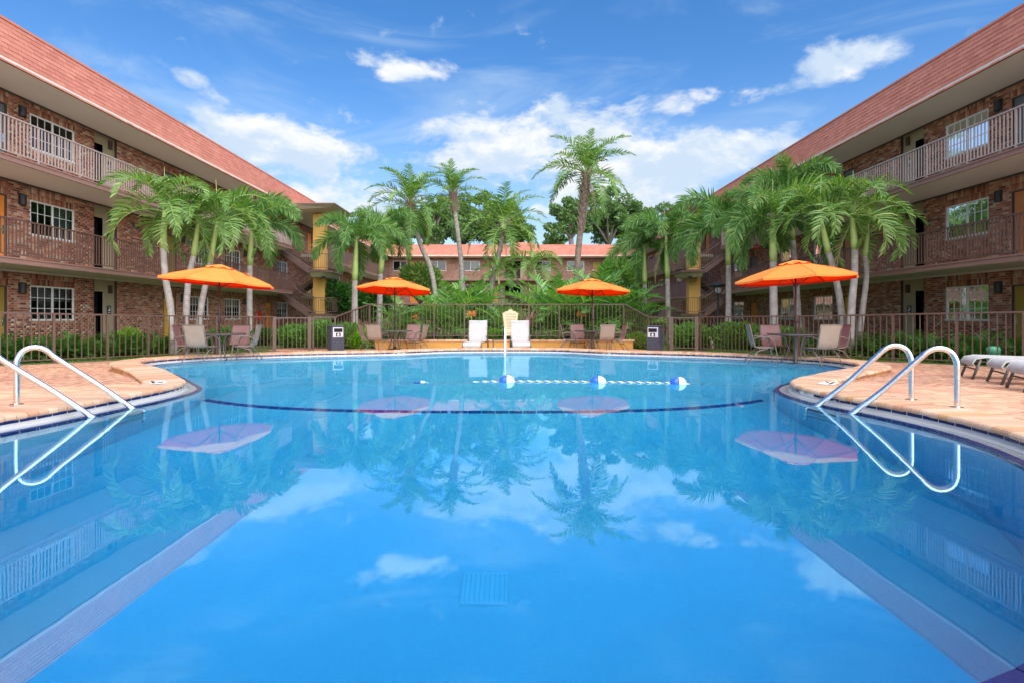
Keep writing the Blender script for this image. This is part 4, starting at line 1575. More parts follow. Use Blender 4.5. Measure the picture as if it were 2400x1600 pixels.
def fence(name, label, pts, gap=0.10, pitch=0.15, wide_ends=False):
    """pts: x, y, foot z, rail z"""
    root = thing(name, label, 'fence', (pts[0][0], pts[0][1], pts[0][2]))
    org = Vector(root.location)
    rl, rb = MB(), MB()
    for k, (p, q) in enumerate(zip(pts[:-1], pts[1:])):
        a, b = Vector(p[:2]), Vector(q[:2])
        ln = (b - a).length
        ang = math.atan2(b.y - a.y, b.x - a.x)
        bar(rl, (p[0], p[1], p[3] - 0.02), (q[0], q[1], q[3] - 0.02), 0.028, 0.020)
        bar(rb, (p[0], p[1], p[2] + gap), (q[0], q[1], q[2] + gap), 0.014, 0.014)
        npst = max(1, int(round(ln / 1.22)))
        nps = max(2, int(round(ln / pitch)))
        for i in range(nps + 1):
            t = i / nps
            is_post = any(abs(t * npst - round(t * npst)) < 0.5 * npst / nps for _ in (0,))
            if i == 0 and k > 0:
                continue
            c_ = a + (b - a) * t
            zb, zt = p[2] + (q[2] - p[2]) * t, p[3] + (q[3] - p[3]) * t
            ends = wide_ends and ((k == 0 and i == 0) or (k == len(pts) - 2 and i == nps))
            if ends:
                o = link('post', GP, root)
                o.location = Vector((c_.x, c_.y, zb - 0.05)) - org
                o.scale = (1, 1, zt + 0.02 - zb + 0.05)
            elif is_post:
                o = link('post', PO, root)
                o.location = Vector((c_.x, c_.y, zb - 0.05)) - org
                o.scale = (1, 1, zt - 0.04 - zb + 0.05)
            else:
                o = link('picket', PK, root)
                o.location = Vector((c_.x, c_.y, zb + gap + 0.014)) - org
                o.scale = (1, 1, zt - 0.04 - zb - gap - 0.014)
            o.rotation_euler = (0, 0, ang)
    rl.build('top_rail', 'fence_paint', root, origin=org)
    rb.build('bottom_rail', 'fence_paint', root, origin=org)
    return root


def on_deck(pts, h=1.22):
    return [(x, y, float(deck_z(y)), float(deck_z(y)) + h) for x, y in pts]


fence('pool_fence', 'brown metal picket fence along the left lawn and hedge', on_deck(FENCE_L))
fence('fence_gate', 'brown picket gate between two thick posts left of the pool', on_deck([(-8.32, 19.3), (-7.25, 19.75)], 1.19), wide_ends=True)
fence('pool_fence', 'short brown picket fence climbing behind the left litter bin', [(-7.13, 19.80, -0.12, 1.10), (-6.45, 20.15, -0.12, 1.10), (-5.6, 21.75, 0.0, 1.61)])
fence('pool_fence', 'raised brown picket fence across the palm bed behind the two upright loungers', [(-5.58, 21.75, 0.12, 1.61), (4.53, 21.75, 0.12, 1.61)], gap=0.23)
fence('pool_fence', 'short brown picket fence dropping behind the right litter bin', [(4.55, 21.75, 0.0, 1.61), (5.15, 20.3, -0.12, 1.10), (5.73, 19.83, -0.12, 1.10)])
fence('fence_gate', 'brown picket gate between two thick posts right of the pool', on_deck([(5.85, 19.75), (6.66, 19.48)], 1.19), wide_ends=True)
fence('pool_fence', 'brown metal picket fence along the right lawn behind the flat loungers', on_deck([(6.78, 19.42)] + FENCE_R[1:]))

# ------------------------------------------------------------------ planter in front of the palm bed
pw = thing('planter_wall', 'low mustard stucco planter wall behind the upright loungers', 'wall', (-0.3, 21.15, -0.12))
MB().box(-5.2, 4.75, 21.04, 21.30, -0.2, 0.155).build('wall_body', 'planter_yellow', pw, origin=(-0.3, 21.15, -0.12))
for k in range(33):
    x = -5.25 + k * 0.305
    MB().cbox(-0.148, 0.148, -0.17, 0.17, 0.0, 0.055 + rnd.uniform(0, 0.006), 0.014).build('cap_stone', 'coping', pw).location = (x + 0.15 + 0.3, 0.02, 0.277)
o = MB().prism([(-6.0, 21.31), (4.9, 21.31), (6.2, 24.0), (6.5, 36.0), (-7.5, 36.0), (-7.3, 24.0)], -0.3, 0.12).build('planting_bed', 'soil')
o['kind'] = 'structure'

# ------------------------------------------------------------------ tables, umbrellas, chairs


def chair_proto():
    t = thing('patio_chair', 'x', 'chair')
    hw = 0.27
    side = [(-0.30, 0.93), (-0.27, 0.80), (-0.22, 0.56), (-0.185, 0.435), (-0.10, 0.40), (0.08, 0.405), (0.19, 0.42), (0.235, 0.405)]
    for nm, off, mt in (('sling_seat', 0.004, 'sling_mauve'), ('sling_underside', -0.004, 'sling_tan')):
        mb = MB()
        k = len(side)
        vs = []
        for i, (y, z) in enumerate(side):
            y2, z2 = side[min(i + 1, k - 1)]
            y1, z1 = side[max(i - 1, 0)]
            tx, tz = y2 - y1, z2 - z1
            l_ = math.hypot(tx, tz)
            ny, nz = -tz / l_, tx / l_
            sag = 0.012 * math.sin(PI * i / (k - 1))
            for j, sx_ in enumerate((-1, -0.5, 0, 0.5, 1)):
                dd = off - sag * (1 - sx_ * sx_)
                vs.append((sx_ * (hw - 0.02), y + ny * dd, z + nz * dd))
        mb.add(vs, [(i * 5 + j, i * 5 + j + 1, i * 5 + 6 + j, i * 5 + 5 + j) for i in range(k - 1) for j in range(4)])
        mb.build(nm, mt, t, True)
    for s in (-1, 1):
        x = s * hw
        MB().tube([(x, y, z) for y, z in side], 0.014, 6).build('side_rail', 'chair_frame', t, True)
        arm = catmull([(x, -0.235, 0.60), (x + s * 0.02, -0.10, 0.655), (x + s * 0.03, 0.08, 0.655), (x + s * 0.03, 0.20, 0.58), (x + s * 0.025, 0.25, 0.42), (x + s * 0.02, 0.29, 0.18), (x + s * 0.02, 0.31, 0.0)], 4)
        MB().tube(arm, 0.0135, 6).build('arm_leg', 'chair_frame', t, True)
        MB().tube([(x, 0.10, 0.395), (x, -0.12, 0.33), (x, -0.25, 0.17), (x, -0.36, 0.0)], 0.0135, 6).build('rear_leg', 'chair_frame', t, True)
    MB().tube([(-hw, -0.30, 0.93), (hw, -0.30, 0.93)], 0.014, 6).build('top_bar', 'chair_frame', t)
    MB().tube([(-hw, 0.20, 0.395), (hw, 0.20, 0.395)], 0.012, 6).build('front_bar', 'chair_frame', t)
    MB().tube([(-hw, -0.20, 0.24), (hw, -0.20, 0.24)], 0.011, 6).build('stretcher', 'chair_frame', t)
    return t


def table_proto():
    t = thing('patio_table', 'x', 'table')
    MB().lathe([(0.60, 0.685), (0.63, 0.69), (0.64, 0.705), (0.63, 0.72), (0.60, 0.722)], 32).build('table_top', 'table_grey', t)
    MB().lathe([(0.05, 0.0), (0.05, 0.68), (0.09, 0.684)], 12).build('centre_tube', 'chair_frame', t)
    for k in range(4):
        a = PI / 4 + k * PI / 2
        ca, sa = math.cos(a), math.sin(a)
        pth = catmull([(0.30 * ca, 0.30 * sa, 0.685), (0.20 * ca, 0.20 * sa, 0.52), (0.16 * ca, 0.16 * sa, 0.36), (0.22 * ca, 0.22 * sa, 0.18), (0.36 * ca, 0.36 * sa, 0.0)], 4)
        MB().tube(pth, 0.018, 6).build('leg', 'chair_frame', t, True)
    return t


def umbrella_proto():
    t = thing('market_umbrella', 'x', 'umbrella')
    MB().lathe([(0.24, 0.0), (0.24, 0.05), (0.20, 0.08), (0.06, 0.10), (0.035, 0.28), (0.03, 0.30)], 20).build('base', 'pole_dark', t, True)
    MB().tube([(0, 0, 0.05), (0, 0, 2.47)], 0.021, 10).build('pole', 'pole_dark', t, True)
    cr = MB().lathe([(0.028, -0.06), (0.04, -0.05), (0.04, 0.05), (0.028, 0.06)], 10, (0, 0, 1.18))
    cr.tube([(0.03, 0, 1.18), (0.09, 0, 1.18), (0.10, 0, 1.12)], 0.008, 6)
    cr.build('crank', 'pole_dark', t, True)
    rn = 8
    prof = [(0.12, 2.56), (0.35, 2.50), (0.7, 2.40), (1.05, 2.29), (1.37, 2.165)]
    mb = MB()
    vs = []
    for i, (r_, z) in enumerate(prof):
        for k in range(rn):
            for q in range(4):
                a = 2 * PI * (k + q / 4) / rn + PI / 8
                f = math.cos(PI / rn) / math.cos((q / 4 - 0.5) * 2 * PI / rn)
                sag = 0.045 * (r_ / 1.37) ** 2 * math.sin(PI * q / 4)
                f2 = f * (1 - 0.03 * math.sin(PI * q / 4))
                vs.append((r_ * f2 * math.cos(a), r_ * f2 * math.sin(a), z - sag * 0.4))
    m_ = rn * 4
    mb.add(vs, [(i * m_ + k, (i + 1) * m_ + k, (i + 1) * m_ + (k + 1) % m_, i * m_ + (k + 1) % m_) for i in range(len(prof) - 1) for k in range(m_)])
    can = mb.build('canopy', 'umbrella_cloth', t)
    for k in range(rn):
        a = 2 * PI * k / rn + PI / 8
        MB().tube([(r_ * math.cos(a), r_ * math.sin(a), z + 0.003) for r_, z in prof], 0.006, 4).build('seam', 'seam_orange', can)
    hem = MB()
    last = vs[-m_:]
    hem.add(last + [(x, y, z - 0.045) for x, y, z in last], [(k, m_ + k, m_ + (k + 1) % m_, (k + 1) % m_) for k in range(m_)])
    hem.build('valance', 'umbrella_cloth', can)
    vm = MB()
    vv = [(0, 0, 2.635)]
    for k in range(m_):
        a = 2 * PI * k / m_ + PI / 8
        r_ = 0.36 * (1 - 0.06 * math.sin(PI * (k % 4) / 4))
        vv.append((r_ * math.cos(a), r_ * math.sin(a), 2.535 - 0.02 * math.sin(PI * (k % 4) / 4) + 0.012 * math.sin(k * 1.7)))
    vm.add(vv, [(0, 1 + k, 1 + (k + 1) % m_) for k in range(m_)])
    vm.build('vent', 'umbrella_cloth', can)
    pk = MB()
    pk.add([(0.55, -0.25, 2.463), (0.72, -0.43, 2.405), (0.75, -0.40, 2.40), (0.60, -0.21, 2.455), (0.70, -0.30, 2.43)], [(0, 1, 4), (1, 2, 4), (2, 3, 4), (3, 0, 4)])
    pk.build('rib_pocket', 'umbrella_cloth', can)
    MB().lathe([(0.02, 0.0), (0.028, 0.03), (0.012, 0.07)], 10, (0, 0, 2.63)).build('finial', 'pole_dark', t)
    for k in range(rn):
        a = 2 * PI * k / rn + PI / 8
        c_, s_ = math.cos(a), math.sin(a)
        rib = MB().tube([(0.03 * c_, 0.03 * s_, 2.545), (0.7 * c_, 0.7 * s_, 2.378), (1.35 * c_, 1.35 * s_, 2.150)], 0.008, 5).build('rib', 'pole_dark', t)
        MB().tube([(0.03 * c_, 0.03 * s_, 2.02), (0.62 * c_, 0.62 * s_, 2.385)], 0.007, 5).build('strut', 'pole_dark', rib)
    MB().lathe([(0.035, 1.98), (0.045, 2.0), (0.045, 2.04), (0.03, 2.06)], 10).build('runner', 'pole_dark', t)
    return t


cp, tp, up_ = chair_proto(), table_proto(), umbrella_proto()
SETS = [  # table x, y, where it stands, tilt of the umbrella (rx, ry), then chairs x, y, facing, what sets each apart
    (-7.50, 14.1, 'at the leftmost umbrella table', (-1.5, 4.0), 0.35, -0.13,
     [(-8.42, 14.3, -74, 'side on at its left, facing right'), (-7.50, 13.3, -8, 'with its back to the pool'), (-7.58, 15.05, 172, 'on its far side, facing the pool'), (-6.70, 13.9, 104, 'side on at its right, facing left')]),
    (-4.11, 19.5, 'at the second umbrella table', (-4.5, 1.5), 0.1, 0.0,
     [(-5.02, 19.4, -88, 'side on at its left, facing right'), (-4.52, 18.65, -14, 'with its back to the pool'), (-3.68, 20.3, 168, 'on its far side, facing the pool'), (-3.20, 19.0, 80, 'angled at its right, facing left')]),
    (2.94, 19.5, 'at the third umbrella table', (-2.5, 1.5), -0.1, -0.05,
     [(2.08, 19.3, -93, 'side on at its left, facing right'), (2.58, 20.3, 190, 'on its far side, facing the pool'), (3.24, 18.65, 12, 'with its back to the pool'), (3.82, 19.5, 95, 'side on at its right, facing left')]),
    (6.83, 13.05, 'at the rightmost umbrella table', (-1.5, -2.5), 0.2, -0.15,
     [(5.96, 12.95, -104, 'side on at its left, facing right'), (6.75, 13.85, 184, 'on its far side, facing the pool'), (6.98, 12.25, 12, 'with its back to the pool'), (7.72, 13.05, 80, 'side on at its right, facing left')]),
]
first = True
for x, y, where, (tx, ty), uz, dzu, chairs in SETS:
    z = float(deck_z(y))
    place(tp, first, (x, y, z), 0.3, 'round grey patio table with curved legs %s' % where.replace('at the', 'under the').replace(' table', ''), 'round patio tables')
    u_ = place(up_, first, (x, y, z + dzu), uz, 'orange octagonal market umbrella %s' % where.replace('at the', 'standing over the').replace(' umbrella table', ' table'), 'orange market umbrellas')
    u_.rotation_euler = (0, 0, uz)
    for ch in u_.children:            # the tilting head: everything above the crank leans about the tilt joint
        if ch.name.split('.')[0] in ('canopy', 'rib', 'finial'):
            M = Matrix.Translation((0, 0, 2.1)) @ Matrix.Rotation(-uz, 4, 'Z') @ Matrix.Rotation(R(tx), 4, 'X') @ Matrix.Rotation(R(ty), 4, 'Y') @ Matrix.Rotation(uz, 4, 'Z') @ Matrix.Translation((0, 0, -2.1))
            ch.matrix_local = M
    for cx_, cy_, ang, what in chairs:
        place(cp, first, (cx_, cy_, float(deck_z(cy_))), R(ang), 'tan sling chair %s %s' % (where, what), 'sling chairs round the umbrella tables')
        first = False
    first = False

# ------------------------------------------------------------------ loungers


def lounger_proto(raised):
    t = thing('sun_lounger', 'x', 'sun lounger')
    hw = 0.315
    seat = [(0.95, 0.225), (0.965, 0.28), (0.92, 0.345), (0.80, 0.372), (0.3, 0.362), (-0.22, 0.36)]
    ang = R(78 if raised else 6)
    back = [(-0.26, 0.37)] + [(-0.26 - math.cos(ang) * s, 0.37 + math.sin(ang) * s) for s in (0.2, 0.45, 0.68, 0.72)]

    def strip(pts, off):
        vs = []
        for y, z in pts:
            vs += [(-hw + 0.03, y, z + off), (0, y, z + off - 0.008), (hw - 0.03, y, z + off)]
        return MB().add(vs, [(i * 3 + j, i * 3 + j + 1, i * 3 + 4 + j, i * 3 + 3 + j) for i in range(len(pts) - 1) for j in range(2)])
    strip(seat, 0.006).build('seat_sling', 'sling_white', t, True)
    bs = strip(back, 0.004).build('back_sling', 'sling_white', t, True)
    if raised:
        y, z = back[3]
        MB().box(-hw + 0.04, hw - 0.04, y + 0.006, y + 0.016, z - 0.02, z - 0.012).build('headrest_seam', 'blind', bs)
    for s in (-1, 1):
        x = s * (hw - 0.012)
        MB().tube([(x, yy_, zz_) for yy_, zz_ in seat] + [(x, -0.95, 0.345)], 0.015, 7).build('side_rail', 'sling_white' if not raised else 'chair_frame', t, True)
        MB().tube([(x, yy_, zz_) for yy_, zz_ in back], 0.016, 6).build('back_rail', 'sling_white' if raised else 'chair_frame', t, True)
        MB().tube([(x, 0.86, 0.33), (x, 0.97, 0.0)], 0.02, 7).build('leg', 'steel_dark', t, True)
        MB().tube([(x, -0.72, 0.33), (x, -0.80, 0.0)], 0.02, 7).build('leg', 'steel_dark', t, True)
        if raised:
            xa = s * (hw + 0.03)
            MB().tube([(xa, -0.34, 0.0), (xa, -0.30, 0.36), (xa, -0.26, 0.53), (xa, -0.10, 0.56), (xa, 0.05, 0.54)], 0.02, 7).build('armrest', 'chair_frame', t, True)
    MB().tube([(-hw, 0.91, 0.17), (hw, 0.91, 0.17)], 0.013, 6).build('cross_bar', 'steel_dark', t)
    MB().tube([(-hw, -0.24, 0.335), (hw, -0.24, 0.335)], 0.013, 6).build('hinge_bar', 'steel_dark', t)
    return t


lr = lounger_proto(True)
place(lr, True, (-1.14, 18.6, -0.11), PI - 0.10, 'white sling lounger with upright back, left of the side table', 'upright loungers before the planter')
place(lr, False, (0.36, 18.7, -0.11), PI + 0.02, 'white sling lounger with upright back in front of the pool rules sign', 'upright loungers before the planter')
lf = lounger_proto(False)
for k, (x, y, w) in enumerate(((7.80, 9.30, 'farthest of three along the right fence'), (7.33, 8.24, 'middle one of three on the right deck'), (6.78, 7.30, 'nearest of three, cut by the right frame edge'))):
    a = R(64)
    fx, fy = -math.sin(a), math.cos(a)
    place(lf, k == 0, (x - fx * 0.95, y - fy * 0.95, float(deck_z(y)) + 0.004), a, 'flat white sling lounger, %s' % w, 'flat loungers on the right deck')
st = thing('side_table', 'low dark metal side table between the two upright loungers', 'table', (-0.38, 18.75, -0.11))
MB().cbox(-0.21, 0.21, -0.21, 0.21, 0.40, 0.43, 0.008).build('table_top', 'steel_dark', st)
for sx_ in (-1, 1):
    for sy_ in (-1, 1):
        MB().box(sx_ * 0.19 - 0.016, sx_ * 0.19 + 0.016, sy_ * 0.19 - 0.016, sy_ * 0.19 + 0.016, 0, 0.40).build('leg', 'steel_dark', st)

# ------------------------------------------------------------------ litter bins


def bin_proto():
    t = thing('recycling_bin', 'x', 'bin')
    MB().box(-0.21, 0.21, -0.21, 0.21, 0.03, 0.86).build('body', 'bin_metal', t)
    MB().cbox(-0.225, 0.225, -0.225, 0.225, 0.86, 0.905, 0.012).build('lid', 'bin_metal', t)
    MB().box(-0.20, 0.20, -0.20, 0.20, 0.0, 0.03).build('plinth', 'black_metal', t)
    sl = MB().box(-0.018, 0.018, -0.008, 0.008, 0.05, 0.84).mesh('slat', 'bin_metal')
    for f in range(4):
        for k in range(9):
            o = link('slat', sl, t)
            v = Matrix.Rotation(f * PI / 2, 4, 'Z') @ Vector((-0.18 + k * 0.045, -0.216, 0))
            o.location = v
            o.rotation_euler = (0, 0, f * PI / 2)
            if f == 0:
                o.scale = (1, 1, 0.60)
    pl = MB().cbox(-0.185, 0.185, 0.50, 0.84, 0.224, 0.238, 0.01, lambda a, b, c_: (a, -c_, b)).build('face_plate', 'bin_plate', t)
    MB().box(-0.15, 0.15, -0.2415, -0.2385, 0.68, 0.81).build('mouth', 'dark_void', pl)
    MB().box(-0.085, 0.085, -0.2415, -0.2385, 0.525, 0.655).build('emblem_field', 'ink', pl)
    b = MB()
    prof = [(0.012, 0.642), (0.012, 0.625), (0.032, 0.605), (0.032, 0.565), (-0.032, 0.565), (-0.032, 0.605), (-0.012, 0.625), (-0.012, 0.642)]
    b.add([(x, -0.2440, z) for x, z in prof], [tuple(range(8))])
    b.add([(x, -0.2440, z) for x, z in ((-0.045, 0.535), (0.045, 0.535), (0.045, 0.550), (-0.045, 0.550))], [(0, 1, 2, 3)])
    b.build('bottle_emblem', 'white_paint', pl)
    return t


bp = bin_proto()
place(bp, True, (-6.12, 19.2, -0.12), R(38), 'dark slatted recycling bin beside the left fence gate', 'dark recycling bins')
place(bp, False, (5.08, 19.15, -0.12), R(-32), 'dark slatted recycling bin beside the right fence gate', 'dark recycling bins')

# ------------------------------------------------------------------ pool rules sign
sg = thing('rules_sign', 'cream shield shaped pool rules sign on the fence', 'sign', (0.02, 21.66, 0.34))
outl = [(-0.19, 0.0), (0.19, 0.0), (0.245, 0.32), (0.32, 0.90), (0.18, 0.975), (0.075, 1.0), (0.075, 1.05), (-0.075, 1.05), (-0.075, 1.0), (-0.18, 0.975), (-0.32, 0.90), (-0.245, 0.32)]
vs = [(x, y, z) for y in (0.0, 0.02) for x, z in outl]
k = len(outl)
MB().add(vs, [tuple(range(k)), tuple(range(2 * k - 1, k - 1, -1))] + [(i, (i + 1) % k, k + (i + 1) % k, k + i) for i in range(k)]).build('board', 'sign_brown', sg)
MB().add([(x * 0.93, -0.003, 0.52 + (z - 0.52) * 0.965) for x, z in outl], [tuple(range(k))]).build('face', 'sign_cream', sg)


def sign_text(s, size, z, y=-0.005, parent=sg, mat='sign_text', x=0.0):
    o = link('lettering', text_mesh(s, size, mat, 0.0006), parent)
    o.rotation_euler = (R(90), 0, 0)
    o.location = (x, y, z)


sign_text('Pool Rules', 0.105, 0.86)
rl = random.Random(4)
tl = MB()
for q in range(9):                                    # rows of small print, too fine to read in the photograph
    z = 0.76 - q * 0.058
    hw_ = 0.235 - 0.07 * q / 9
    if q not in (4, 6):
        tl.box(-hw_ + 0.005, -hw_ + 0.02, -0.0055, -0.0035, z - 0.008, z + 0.008)
    x = -hw_ + 0.05
    while x < hw_ - 0.04 - (0.10 if q in (4, 6) else 0):
        w_ = rl.uniform(0.025, 0.06)
        tl.box(x, min(x + w_, hw_), -0.0055, -0.0035, z - 0.010, z + 0.010)
        x += w_ + 0.014
tl.build('small_print', 'sign_text', sg)
sign_text('NO DIVING', 0.085, 0.10)
MB().lathe([(0.012, 0), (0.012, 0.004), (0.004, 0.006)], 8, (0, -0.01, 1.0)).build('screw', 'steel_dark', sg)

# ------------------------------------------------------------------ pool ladders and the far handrail


def ladder(label, post, entry, step):
    """post: foot of the first rail, entry: where it dips into the water, step: offset to the second rail"""
    p, e, s = Vector((*post, 0)), Vector((*entry, 0)), Vector((*step, 0))
    root = thing('pool_ladder', label, 'ladder', (p.x, p.y, 0.12), 0, 'pool ladders')
    org = root.location.copy()
    t = (e - p)
    L = t.length
    t.normalize()
    prof = [(0, 0.08), (0, 0.30), (0, 0.55), (0.012, 0.63), (0.05, 0.70), (0.115, 0.737), (0.19, 0.735), (0.26, 0.695), (0.34, 0.61), (L - 0.3, 0.30 * 0.93), (L, 0.0), (L + 0.09, -0.10), (L + 0.12, -0.2), (L + 0.12, -0.5), (L + 0.12, -1.0)]
    for q in (0, 1):
        pth = catmull([tuple(p + s * q + t * a + Vector((0, 0, z))) for a, z in prof], 5)
        MB().tube(pth, 0.0285, 14).build('handrail', 'stainless', root, True, origin=org)
        c_ = p + s * q
        MB().lathe([(0.06, 0.10), (0.06, 0.137), (0.035, 0.142)], 16, (c_.x, c_.y, 0)).build('flange', 'stainless', root, origin=org)
    for z in (-0.28, -0.52, -0.76):
        a = p + t * (L + 0.12) + s * 0.03
        b = p + t * (L + 0.12) + s * 0.97
        mb = MB()
        bar(mb, (a.x, a.y, z), (b.x, b.y, z), 0.045, 0.014)
        mb.build('tread', 'stainless', root, origin=org)


ladder('stainless pool ladder at the left edge of the picture', (-5.32, 5.89), (-4.47, 6.46), (-0.03, -0.58))
ladder('stainless pool ladder near the flat loungers on the right', (4.58, 6.23), (3.72, 6.62), (0.08, -0.54))
hr = thing('grab_rail', 'single white grab rail seen edge on at the far pool edge', 'handrail', (-0.14, 17.0, 0.12))
pth = catmull([(0, 0.05, 0), (0, 0.05, 0.40), (0, 0.0, 0.55), (0, -0.15, 0.62), (0, -0.4, 0.55), (0, -1.6, -0.12), (0, -1.7, -0.4), (0, -1.7, -1.0)], 5)
MB().tube(pth, 0.03, 10).build('rail', 'white_paint', hr, True)
MB().lathe([(0.06, 0.0), (0.06, 0.02), (0.03, 0.025)], 14, (0, 0.05, 0)).build('flange', 'stainless', hr)

# ------------------------------------------------------------------ float line


def rope_y(x):
    return 9.12 - 0.55 * abs((x + 0.4) / 4.4) ** 2.2


rp = thing('float_rope', 'thin twisted rope strung across the pool between both peninsulas', 'rope', (0, 9.1, 0))
for ph, mt, nm in ((0, 'rope_yellow', 'yellow_strand'), (PI, 'rope_blue', 'blue_strand'), (PI / 2, 'white_paint', 'white_strand')):
    pth = []
    for q in range(420):
        x = -4.78 + 8.72 * q / 419
        sub = -0.045 + 0.055 * (0.5 + 0.5 * math.tanh((x + 0.75) * 3.0)) * (0.5 - 0.5 * math.tanh((x - 3.0) * 4))
        a = x * 42 + ph
        pth.append((x, rope_y(x) - 9.1 + 0.009 * math.cos(a), sub + 0.009 * math.sin(a)))
    MB().tube(pth, 0.0075, 4).build(nm, mt, rp, True)
FLOATS = [(-0.05, 0.015, 'float nearest the white grab rail'), (1.46, 0.015, 'middle one of three riding high'), (2.73, 0.015, 'rightmost float on the rope'), (-1.48, -0.075, 'leftmost, lying low in the water')]
for k, (x, z, w) in enumerate(FLOATS):
    f = thing('rope_float', 'blue and white oval rope float, %s' % w, 'float', (x, rope_y(x), z), R(-4 * (x + 0.4) / 2), 'floats on the rope')
    for s, mt, nm in ((-1, 'float_blue', 'blue_half'), (1, 'float_white', 'white_half')):
        mb = MB()
        pr = [(s * 0.004 * 0 + s * 0.128 * math.sin(a), 0.096 * math.cos(a)) for a in np.linspace(0.0, PI / 2 - 0.12, 9)]
        vs = [(x_ + s * 0.0005, r_ * math.cos(b), r_ * math.sin(b)) for x_, r_ in pr for b in np.linspace(0, 2 * PI, 20, endpoint=False)]
        fs = [(i * 20 + j, i * 20 + (j + 1) % 20, i * 20 + 20 + (j + 1) % 20, i * 20 + 20 + j) for i in range(8) for j in range(20)] + [tuple(range(160, 180)), tuple(range(20))]
        mb.add(vs, fs)
        mb.build(nm, mt, f, True)

# ------------------------------------------------------------------ depth marks
dm = thing('no_diving_tile', 'white no diving tile let into the left peninsula coping', 'sign', (-5.07, 7.86, 0.1385), R(-52), 'deck marker tiles')
MB().box(-0.20, 0.20, -0.10, 0.10, 0, 0.004).build('tile', 'tile_white', dm)
o = link('lettering', text_mesh('NO DIVING', 0.06, 'ink'), dm)
o.location = (-0.03, -0.055, 0.0055)
mb = MB()
mb.tube([(0.06, 0.02, 0.0055), (0.12, 0.05, 0.0055)], 0.010, 5).tube([(0.02, 0.0, 0.0055), (0.06, 0.02, 0.0055)], 0.007, 5)
mb.build('diver_emblem', 'ink', dm)
dm2 = thing('no_diving_tile', 'white no diving tile let into the right peninsula coping', 'sign', (4.52, 7.75, 0.1385), R(48), 'deck marker tiles')
MB().box(-0.20, 0.20, -0.10, 0.10, 0, 0.004).build('tile', 'tile_white', dm2)
o = link('lettering', text_mesh('NO DIVING', 0.06, 'ink'), dm2)
o.location = (0, -0.045, 0.0055)
mb = MB()
mb.tube([(0.06, 0.02, 0.0055), (0.12, 0.05, 0.0055)], 0.010, 5).tube([(0.02, 0.0, 0.0055), (0.06, 0.02, 0.0055)], 0.007, 5)
mb.build('diver_emblem', 'ink', dm2)
k = int(np.argmin(((UP - [3.98, 7.4]) ** 2).sum(1)))
a, b = UP[k], UP[(k + 2) % len(UP)]
c_ = (a + b) / 2
tdir = (b - a) / np.hypot(*(b - a))
nrm2 = TN[(k + 1) % len(TN)]
ft = thing('depth_tile', 'white 6 FT depth tile under the right peninsula coping', 'sign', (c_[0] - nrm2[0] * 0.006, c_[1] - nrm2[1] * 0.006, 0.062), math.atan2(-tdir[1], -tdir[0]))
MB().box(-0.17, 0.17, -0.005, 0.005, -0.032, 0.026).build('tile', 'tile_white', ft)
o = link('lettering', text_mesh('6 F T', 0.055, 'ink'), ft)
ny = 1 if (Matrix.Rotation(ft.rotation_euler.z, 3, 'Z') @ Vector((0, 1, 0))).dot(Vector((nrm2[0], nrm2[1], 0))) < 0 else -1
o.rotation_euler = (R(90), 0, 0) if ny < 0 else (R(90), 0, PI)
o.location = (0, 0.0065 * ny, -0.003)

# ------------------------------------------------------------------ lamp post, utility cover, statue
lp = thing('garden_lamp', 'black garden lamp post with flat round hood by the right stairs', 'lamp post', (8.77, 23.0, -0.17))
MB().lathe([(0.09, 0), (0.09, 0.12), (0.05, 0.18), (0.045, 2.2), (0.06, 2.25)], 12).build('post', 'black_metal', lp, True)
MB().lathe([(0.10, 2.50), (0.40, 2.56), (0.42, 2.60), (0.30, 2.66), (0.08, 2.72), (0.02, 2.73)], 24).build('hood', 'black_metal', lp, True)
MB().lathe([(0.08, 2.25), (0.13, 2.38), (0.12, 2.50)], 14).build('lamp_glass', 'blind', lp, True)
for k in range(3):
    a = k * 2.094
    MB().tube([(0.05 * math.cos(a), 0.05 * math.sin(a), 2.2), (0.2 * math.cos(a), 0.2 * math.sin(a), 2.4), (0.24 * math.cos(a), 0.24 * math.sin(a), 2.53)], 0.012, 5).build('bracket', 'black_metal', lp)
uc = thing('utility_cover', 'small round green utility bollard behind the right fence', 'bollard', (11.2, 12.65, -0.17))
MB().lathe([(0.125, 0), (0.125, 0.40)], 20).build('body', 'util_green', uc, True)
MB().lathe([(0.132, 0.405), (0.132, 0.52), (0.11, 0.56), (0.04, 0.58)], 20).build('cap', 'util_green', uc, True)
gs = thing('garden_statue', 'small pale stone statue of a seated figure in the shrubs', 'statue', (8.13, 22.1, -0.17))
mb = MB()
mb.lathe([(0.10, 0.14), (0.12, 0.20), (0.10, 0.27), (0.055, 0.31), (0.03, 0.33)], 12)
mb.tube([(-0.06, -0.02, 0.17), (-0.08, -0.16, 0.20), (-0.08, -0.17, 0.06)], [0.05, 0.042, 0.03], 8)
mb.tube([(0.06, -0.02, 0.17), (0.08, -0.16, 0.20), (0.08, -0.17, 0.06)], [0.05, 0.042, 0.03], 8)
mb.tube([(-0.09, 0, 0.29), (-0.11, -0.07, 0.23), (-0.05, -0.13, 0.22)], [0.03, 0.026, 0.02], 8)
mb.tube([(0.09, 0, 0.29), (0.11, -0.07, 0.23), (0.05, -0.13, 0.22)], [0.03, 0.026, 0.02], 8)
mb.lathe([(0.02, 0.31), (0.06, 0.34), (0.075, 0.38), (0.065, 0.43), (0.03, 0.46)], 12)
mb.build('figure', 'stone_pale', gs, True)
MB().cbox(-0.13, 0.13, -0.13, 0.10, 0, 0.14, 0.02).build('plinth', 'stone_pale', gs)
